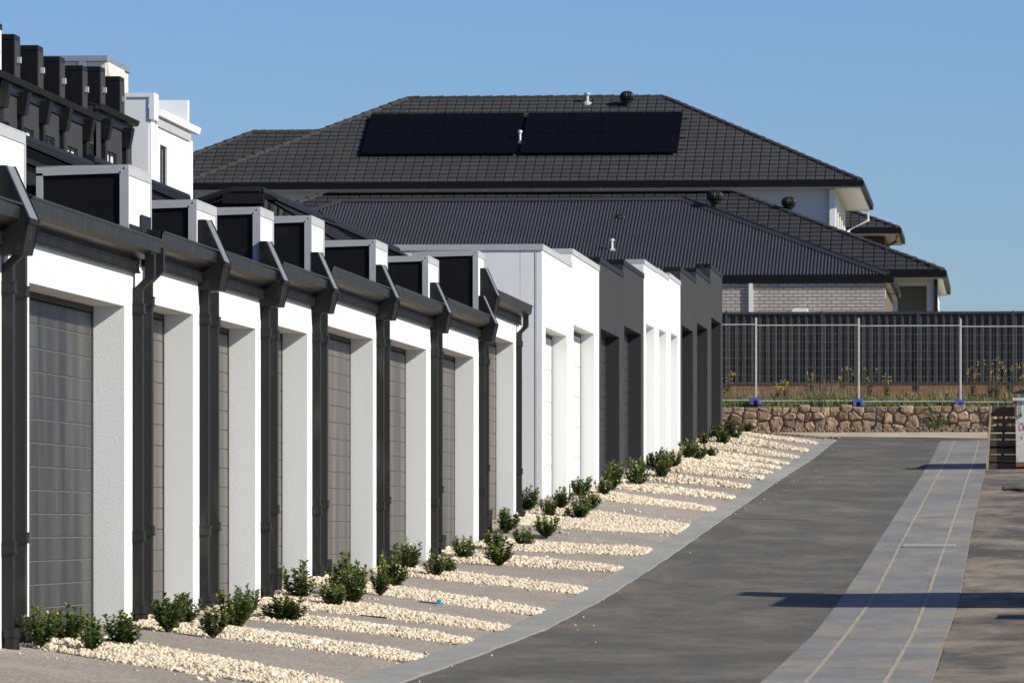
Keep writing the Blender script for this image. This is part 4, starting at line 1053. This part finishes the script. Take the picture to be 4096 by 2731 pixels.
# creeper hanging down the wall
T = thing('creeper', 'straggly green weed growing against the stone wall', 'weed', tuple(on_v(3755, 1715, VS-.12)))
st = MB(); lf = MB(); c0_ = on_v(3755, 1720, VS-.12)
for s in range(12):
    top = c0_ + Vector((random.uniform(-.35, .25), random.uniform(-.05, .08), random.uniform(.15, .62)))
    st.tube([c0_, (c0_+top)/2+Vector((.02, 0, .04)), top], .005, 4)
    for q in range(30):
        c = c0_.lerp(top, random.random()); an = random.uniform(0, 6.28); L_ = random.uniform(.03, .07); d = Vector((math.cos(an), random.uniform(-.5, .2), math.sin(an)))*L_; sd = Vector((-math.sin(an), 0, math.cos(an)))*L_*.25
        lf.face([c, c+d*.5+sd, c+d, c+d*.5-sd])
st.build('stem', M_stem, T); tag(lf.build('leaves', M_grass, T), None, None, None, 'stuff')

# ------------------------------------------------------------------ temporary fence panels and blue feet
VT = 145.62
cols = [2613, 3024, 3435, 3842, 4252]
tl_ = ['leftmost steel mesh panel, half hidden by the last charcoal bay', 'steel mesh panel between the first and second blue feet', 'steel mesh panel between the second and third blue feet', 'steel mesh panel running off behind the skip bin']
for k in range(4):
    a, c = on_v(cols[k], 1400, VT).x+.0125, on_v(cols[k+1], 1400, VT).x-.0125
    y_t = 1297 + k*3.5; zt_, zb_ = on_v(3300, y_t, VT).z, on_v(3300, 1600+k*3, VT).z; zp_ = on_v(3300, 1268+k*3, VT).z
    T = thing('temporary_fence_panel', tl_[k], 'fence panel', ((a+c)/2, VT, zb_), 'temporary fence panels')
    for x in (a, c): b = MB(); b.tube([(x, VT, zb_-.06), (x+(.0), VT, zp_)],  .012, 8); b.build('post', M_galv, T)
    for z in (zt_, zb_): b = MB(); b.tube([(a, VT, z), (c, VT, z)], .013, 8); b.build('rail', M_galv, T)
    b = MB(); n = int((c-a)/.082)
    for q in range(1, n): x = a+(c-a)*q/n; b.box(x-.0017, x+.0017, VT-.0017, VT+.0017, zb_, zt_)
    for q in range(1, 9): z = zb_+(zt_-zb_)*q/9; b.box(a, c, VT-.0055, VT-.002, z-.0017, z+.0017)
    tag(b.build('wire_mesh', M_wire, T), None, None, None, 'stuff')
for px, py, lab in ((3022, 1614, 'leftmost of the blue plastic fence feet'), (3433, 1620, 'middle one of the blue plastic fence feet'), (3840, 1624, 'right blue plastic fence foot, left of the pallets')):
    p = on_v(px, py, VT-.1); x, z = p.x, p.z-.03
    b = MB(); w0, w1, h = .148, .115, .175; y0, y1 = VT-.28, VT+.30
    prof = [(-w0, 0), (-.055, 0), (-.05, .10), (.05, .10), (.055, 0), (w0, 0), (w1, h), (-w1, h)]
    b.prism([(x+q, z+r) for q, r in prof], 'y', y0, y0+.16); b.prism([(x-w0*.98, z), (x+w0*.98, z), (x+w1*.98, z+h-.01), (x-w1*.98, z+h-.01)], 'y', y0+.161, y1)
    b.box(x-.04, x+.04, y0+.2, y0+.3, z+h-.009, z+h+.03)
    tag(b.build('fence_block', M_blue, None, bevel=.012), lab, 'fence foot', 'blue fence feet')

# ------------------------------------------------------------------ shrubs
def make_shrub(seed):
    r = random.Random(seed)
    st, lf, ln = MB(), MB(), MB()
    ns = r.randint(13, 18)
    for s in range(ns):
        a = 6.28*s/ns + r.uniform(-.4, .4); sp = r.uniform(.06, .46); h = r.uniform(.55, 1.0)*(1-.45*sp)
        base = Vector((math.cos(a)*.03, math.sin(a)*.03, 0)); top = Vector((math.cos(a)*sp, math.sin(a)*sp, h)); mid = base.lerp(top, .5) + Vector((math.cos(a)*sp*.30, math.sin(a)*sp*.30, -.03))
        st.tube([base, mid, top], [.016, .011, .006], 5)
        def at(t): return base.lerp(mid, t*2) if t < .5 else mid.lerp(top, t*2-1)
        n = r.randint(28, 38)
        for q in range(n):
            t = .10 + .90*(q/(n-1)); c = at(min(1, t)); an = q*2.4 + r.uniform(-.5, .5); L_ = r.uniform(.12, .20)*(1.0 if t < .85 else .8)
            el = r.uniform(.0, .9) if t < .9 else r.uniform(.5, 1.3)
            d = Vector((math.cos(an)*math.cos(el), math.sin(an)*math.cos(el), math.sin(el))); sd = d.cross(Vector((0, 0, 1))).normalized(); up = sd.cross(d).normalized()
            roll = r.uniform(-.5, .5); sd2 = sd*math.cos(roll)+up*math.sin(roll); up2 = up*math.cos(roll)-sd*math.sin(roll)
            W_ = L_*r.uniform(.27, .36)
            p0, p1, p2, p3 = c, c+d*L_*.35, c+d*L_*.72, c+d*L_ - up2*L_*.10
            tgt = ln if (t > .80 and r.random() < .75) else lf
            tgt.face([p0, p1+sd2*W_*.7+up2*W_*.2, p1]); tgt.face([p0, p1, p1-sd2*W_*.7+up2*W_*.2])
            tgt.face([p1, p1+sd2*W_*.7+up2*W_*.2, p2+sd2*W_+up2*W_*.25, p2]); tgt.face([p1, p2, p2-sd2*W_+up2*W_*.25, p1-sd2*W_*.7+up2*W_*.2])
            tgt.face([p2, p2+sd2*W_+up2*W_*.25, p3]); tgt.face([p2, p3, p2-sd2*W_+up2*W_*.25])
    return st.mesh('stem', M_stem), lf.mesh('leaves', M_leaf, recalc=False), ln.mesh('new_leaves', M_leafn, recalc=False)
VAR = [make_shrub(i*11+3) for i in range(9)]
BUSH = [(160,2586,145,113),(267,2572,136,119),(365,2607,154,95),(493,2592,136,130),(671,2524,157,125),(739,2506,120,105),(855,2548,119,107),(944,2518,166,119),(985,2470,115,80),
 (1201,2398,140,106),(1158,2486,93,122),(1108,2482,84,100),(1328,2433,111,90),(1370,2385,158,100),(1418,2417,150,105),(1521,2380,103,70),(1572,2350,138,95),(1635,2282,114,90),(1741,2308,109,75),(1789,2297,69,64),(1858,2239,95,85),
 (1996,2260,100,90),(1980,2196,80,72),(2022,2128,87,90),(2096,2191,82,69),(2184,2149,90,80),(2116,2041,87,80),(2246,2038,84,70),(2198,2072,78,56),(2313,2081,82,87),(2365,2038,74,70),
 (2325,1985,82,73),(2412,1985,70,56),(2450,1959,108,73),(2551,1947,110,77),(2647,1916,80,55),(2655,1880,88,65),(2621,1872,70,55),(2699,1872,70,60),(2752,1837,75,60),(2795,1841,64,60),(2839,1829,42,56),
 (2816,1780,47,38),(2865,1750,52,48),(2891,1780,62,54),(2931,1755,80,70),(2989,1729,42,46)]
info = []
for k, (px, py, h, wd) in enumerate(BUSH):
    p = ground(px, py, .01); bi = min(range(len(BEDS)), key=lambda i: abs(p.y - sum(BEDS[i])/4)); info.append([bi, p, h, wd, k])
from collections import defaultdict
byb = defaultdict(list)
for x in info: byb[x[0]].append(x)
ORD = {1: ['only shrub'], 2: ['shrub nearest the wall', 'shrub nearest the lane'], 3: ['shrub nearest the wall', 'middle shrub', 'shrub nearest the lane']}
ONAME = ['first shrub from the wall', 'second shrub from the wall', 'third shrub from the wall', 'fourth shrub from the wall', 'fifth shrub from the wall', 'sixth shrub from the wall', 'seventh shrub from the wall', 'eighth shrub from the wall']
first_of = {}
for bi, lst in byb.items():
    lst.sort(key=lambda x: BUSH[x[4]][0])
    names = ORD.get(len(lst), ONAME)
    for q, (b_, p, h, wd, k) in enumerate(lst):
        look = 'broad' if wd > h*1.0 else 'tall' if h > wd*1.35 else 'rounded'
        dist = p.dot(FW); hh = h*dist/FL; ww = wd*dist/FL
        T = thing('shrub', f'{look} {names[q]}, in gravel {BNAME[bi]}', 'shrub', tuple(p), 'young shrubs along the garages')
        vi = (k*4+q) % 9; rz = random.uniform(0, 6.28)
        S = Matrix.LocRotScale(None, Matrix.Rotation(rz, 3, 'Z').to_euler(), Vector((ww*1.45, ww*1.45*random.uniform(.9, 1.1), hh*1.14)))
        for nm, me in zip(('stem', 'leaves', 'new_leaves'), VAR[vi]):
            o = bpy.data.objects.new(nm, me); C.objects.link(o); o.parent = T; o.matrix_basis = S
            if nm != 'stem': o['kind'] = 'stuff'

# ------------------------------------------------------------------ small things in the beds and on the lane
def pvc_cap(px, py, r, lab):
    p = ground(px, py, .05); b = MB()
    b.lathe((p.x, p.y, p.z-.05), [(r, 0), (r, .055), (r*.9, .058), (r*.88, .048), (r*.2, .048), (r*.2, .062), (r*.1, .062)], 20)
    tag(b.build('drain_cover', M_pvc, None, smooth=True), lab, 'drain cover', 'white drain caps in the gravel')
for a in [(1250, 2560, .065, 'white drain cover in the nearest gravel bed'), (2186, 2246, .06, 'white drain cover in the gravel beside the seventh garage'), (2868, 1803, .07, 'white drain cover at the foot of the far shrubs'),
          (2975, 1857, .07, 'white drain cover in the middle of the far gravel strips'), (2857, 1919, .07, 'white drain cover on the gravel before the narrow white bays')]: pvc_cap(*a)
p = ground(1537, 2505, .04); b = MB(); b.box(p.x-.027, p.x+.027, p.y-.05, p.y+.05, p.z-.03, p.z+.02); tag(b.build('offcut', M_pvc, None, bevel=.004), 'small white offcut lying on the third gravel strip', 'offcut')
p = ground(1755, 2402, .05); b = MB(); b.prism([(p.x-.018, p.z-.03), (p.x+.016, p.z-.028), (p.x+.02, p.z+.006), (p.x-.002, p.z+.02), (p.x-.017, p.z+.004)], 'y', p.y-.03, p.y+.03); tag(b.build('plastic_scrap', M_bluep, None), 'bright blue plastic scrap on the gravel', 'scrap')
for px, py, L_, lab in ((1720, 2412, .20, 'thin black strip standing for a shadow slit by the blue scrap'), (1495, 2468, .22, 'thin black strip standing for a shadow slit left of the white offcut'), (1940, 2398, .20, 'thin black strip standing for a shadow slit on the fifth driveway')):  # dark strips laid in place of thin shadow slits on the driveways
    p = ground(px, py, .012); b = MB(); b.prism([(p.x-L_/2, p.z+.012), (p.x+L_/2, p.z-.010), (p.x+L_/2, p.z+.004), (p.x-L_/2, p.z+.022)], 'y', p.y-.01, p.y+.01); tag(b.build('shadow_strip', M_scrap, None), lab, 'shadow strip', 'black strips standing for shadow slits')
# drain grate
p0, p1 = ground(3612, 2190), ground(3822, 2190)
T = thing('drain_grate', 'corrugated grey grate across the concrete drain', 'drain grate', tuple((p0+p1)/2))
b = MB(); b.box(p0.x, p1.x, p0.y+.25, p0.y+.29, p0.z-.02, p0.z+.022); b.box(p0.x, p1.x, p0.y-.02, p0.y+.02, p0.z-.02, p0.z+.018); b.build('grate_frame', M_drain, T)
nb = 20
gm = MB(); gm.box(-.012, .012, .0, .225, -.02, .045); gme = gm.mesh('bar', M_galv)
for k in range(nb): link('bar', gme, T, Matrix.Translation((p0.x+.02+(p1.x-p0.x-.04)*k/(nb-1), p0.y+.022, p0.z+.004)))

# ------------------------------------------------------------------ pallets, skip bin, scrap at right
pb = ground(3945, 1876); pbv = pb.y; sc_p = pb.dot(FW)/FL
def X_at(px, v): return on_v(px, 1800, v).x
def pallet(v, x0, x1, z0, h, lab, lean, mats):
    T = thing('pallet', lab, 'pallet', ((x0+x1)/2, v, z0), 'wooden pallets stood on edge')
    def slat(a, c, zz0, zz1, y0, y1, nm, m):
        b = MB(); l0, l1 = lean*(zz0-z0), lean*(zz1-z0)
        b.prism([(a+l0, zz0), (c+l0*.2, zz0), (c+l1*.2, zz1), (a+l1, zz1)], 'y', y0, y1); b.build(nm, m, T)
    hs = [(0, .095), (.125, .085), (.245, .08), (.365, .08), (.48, .075), (.60, .075), (.72, .07), (.83, .15)]
    for (f, t) in hs: slat(x0+.05, x1, z0+f*h, z0+(f+t)*h, v, v+.018, 'slat', mats[0])
    for (f, t) in ((0.02, .09), (.30, .09), (.58, .09), (.88, .09)): slat(x0+.05, x1, z0+f*h, z0+(f+t)*h, v+.122, v+.14, 'slat', mats[0])
    for (a, c) in ((x0+.052, x0+.09), ((x0+x1)/2-.02, (x0+x1)/2+.02), (x1-.06, x1-.02)): slat(a, c, z0+.001, z0+h*.985, v+.019, v+.121, 'bearer', mats[0])
    return T
zb_ = G(pb.x, pbv)
H_ = (1876-1622)*sc_p
pallet(pbv, X_at(3940, pbv), X_at(4082, pbv), zb_, H_, 'front wooden pallet standing on edge beside the skip bin', .06, [M_pal])
pallet(pbv+.18, X_at(3934, pbv+.18), X_at(4078, pbv+.18), zb_+.02, H_-.015, 'second wooden pallet stood behind the front one', .07, [M_pal])
b = MB(); x = X_at(3946, pbv); b.prism([(x-.01, zb_), (x+.035, zb_), (x+.105, zb_+H_), (x+.065, zb_+H_)], 'y', pbv-.02, pbv-.001)
tag(b.build('plank', M_pal2, None), 'pale plank leaning on the near edge of the pallets', 'plank')
vbin = pbv-.12; xb = X_at(4061, vbin); zt_ = on_v(4061, 1592, vbin).z; zb0 = on_v(4061, 1866, vbin).z
T = thing('skip_bin', 'rusty white steel skip bin cut off by the right edge', 'skip bin', (xb+.9, vbin, zb_))
b = MB(); b.prism([(xb+.02, zb0), (xb+1.7, zb0), (xb+1.9, zt_-.05), (xb, zt_-.05)], 'y', vbin, vbin+4.3); b.build('body', M_bin, T)
b = MB(); b.box(xb-.05, xb+1.95, vbin-.04, vbin+4.34, zt_-.049, zt_+.01); b.build('rim', M_bin, T)
b = MB(); b.box(xb-.012, xb+.03, vbin-.012, vbin-.001, zt_-.35, zt_-.05); b.build('rusty_edge', M_rust, T); b = MB(); b.box(xb+.012, xb+1.7, vbin-.010, vbin-.002, zb0-.0, zb0+.09); b.build('rusty_edge', M_rust, T)
b = MB(); b.box(xb+.1, xb+1.7, vbin+.1, vbin+4.2, zb_-.02, zb0); b.build('skid', M_scrap, T)
for k in range(7):
    b = MB(); z = zt_-.07-k*.032; a = k % 2
    b.tube([(xb+.10+.010*(1-a), vbin-.015, z), (xb+.10+.004*(1-a), vbin-.015+.01*a, z-.03)], .006, 6); b.build('chain_link', M_scrap, T)
b = MB(); b.lathe((xb+.105, vbin-.02, zt_-.36), [(.012, 0), (.02, .02), (.02, .06), (.008, .075)], 8); b.build('chain_hook', M_scrap, T)
for txt, dx, dz_, s in (('Ove', .055, -.62, .22), ('p', .105, -.78, .12)):
    cu = bpy.data.curves.new('lettering', 'FONT'); cu.body = txt; cu.size = s; cu.extrude = .001; cu.materials.append(M_red); cu.shear = .2; cu.space_character = .8
    to = bpy.data.objects.new('lettering_curve', cu); C.objects.link(to)
    lm = bpy.data.meshes.new_from_object(to.evaluated_get(bpy.context.evaluated_depsgraph_get())); bpy.data.objects.remove(to); bpy.data.curves.remove(cu)
    o = bpy.data.objects.new('lettering', lm); C.objects.link(o); o.parent = T
    o.matrix_basis = Matrix.Translation(Vector((xb+dx, vbin-.004, zt_+dz_)) - T.location) @ Matrix.Rotation(R(90), 4, 'X') @ Matrix.Diagonal((.55, 1, 1, 1))
b = MB(); b.box(xb+.10, xb+.55, vbin+.3, vbin+.9, zt_+.012, zt_+.10); tag(b.build('crate', mat('teal_plastic', (.16, .30, .34), .5), None, bevel=.01), 'faded teal crate lying on top of the skip bin', 'crate')
b = MB(); b.prism([(xb-.07, zt_+.105), (xb+.9, zt_+.105), (xb+.7, zt_+.20), (xb+.40, zt_+.235), (xb+.26, zt_+.205)], 'y', vbin+.2, vbin+1.1); tag(b.build('scrap_sheet', M_scrap, None), 'crumpled dark sheet heaped over the teal crate', 'scrap')
# scrap on the lane
p = ground(4030, 1970); 
T = thing('scrap_pile', 'flattened black plastic scrap on the lane near the skip', 'scrap', tuple(p))
for k in range(9):
    a = random.uniform(-.25, .25); L_ = random.uniform(.25, .55); x = p.x+random.uniform(.0, .6); y = p.y+random.uniform(-.25, .25); z = G(x, y)+.02
    b = MB(); b.tube([(x-L_/2*math.cos(a), y-L_/2*math.sin(a), z+random.uniform(0, .05)), (x, y, z+random.uniform(.02, .07)), (x+L_/2*math.cos(a), y+L_/2*math.sin(a), z+random.uniform(0, .04))], random.uniform(.01, .035), 5); b.build('strip', M_scrap if k % 3 else M_pal, T)
# ------------------------------------------------------------------ unseen shed and brick packs, added at the right to throw the long shadows
T = thing('shadow_shed', 'unseen cream shed added beside the lane to throw the long shadow', 'shed', (3.2, 55.0, G(3.2, 55)))
z0 = G(2.2, 55)
b = MB(); b.box(2.2, 4.6, 53.7, 56.6, z0+.15, z0+2.95); b.build('wall', M_shed, T)
b = MB(); b.box(2.12, 4.68, 53.62, 56.68, z0+2.951, z0+3.06); b.build('roof', M_shed, T)
b = MB(); b.box(2.22, 3.0, 55.7, 56.6, z0+3.061, z0+3.5); b.build('shadow_tip_box', M_pvc, T)  # raised block shaped for the thin tip of the shadow
b = MB(); b.box(2.16, 2.199, 54.2, 55.0, z0+.17, z0+2.15); d_ = b.build('door', M_trim, T); b = MB(); b.box(2.13, 2.159, 54.85, 54.93, z0+1.1, z0+1.2); b.build('handle', M_scrap, d_)
b = MB(); b.box(2.16, 2.199, 55.3, 56.3, z0+1.2, z0+2.1); f = b.build('window', M_frame, T); g = MB(); g.box(2.15, 2.159, 55.36, 56.24, z0+1.26, z0+2.04); g.build('pane', M_glass, f)
b = MB()
for y in (53.9, 55.1, 56.3): b.box(2.3, 4.5, y, y+.15, z0-.05, z0+.149)
b.build('bearer', M_pal, T)
for k, (x, y, h) in enumerate(((1.72, 51.9, .95), (1.9, 50.6, .6))):  # low stacks added out of view for the nearer block of shade
    z0 = G(x, y); T = thing('shadow_brick_pack', ('taller' if k == 0 else 'shorter') + ' unseen pack of bricks, added in front of the shed for its shadow', 'brick pack', (x, y, z0), 'unseen brick packs')
    b = MB(); b.box(x-.5, x+.5, y-.5, y+.5, z0, z0+.12); b.build('pallet_base', M_pal, T)
    nb_ = 0
    for r_ in range(int((h-.12)/.1)):
        for q in range(4):
            b2 = Matrix.Translation((x-.48, y-.48+q*.24, z0+.122+r_*.1)) @ Matrix.Diagonal((.96, .235, .096, 1)); link('brick', bkm, T, b2)
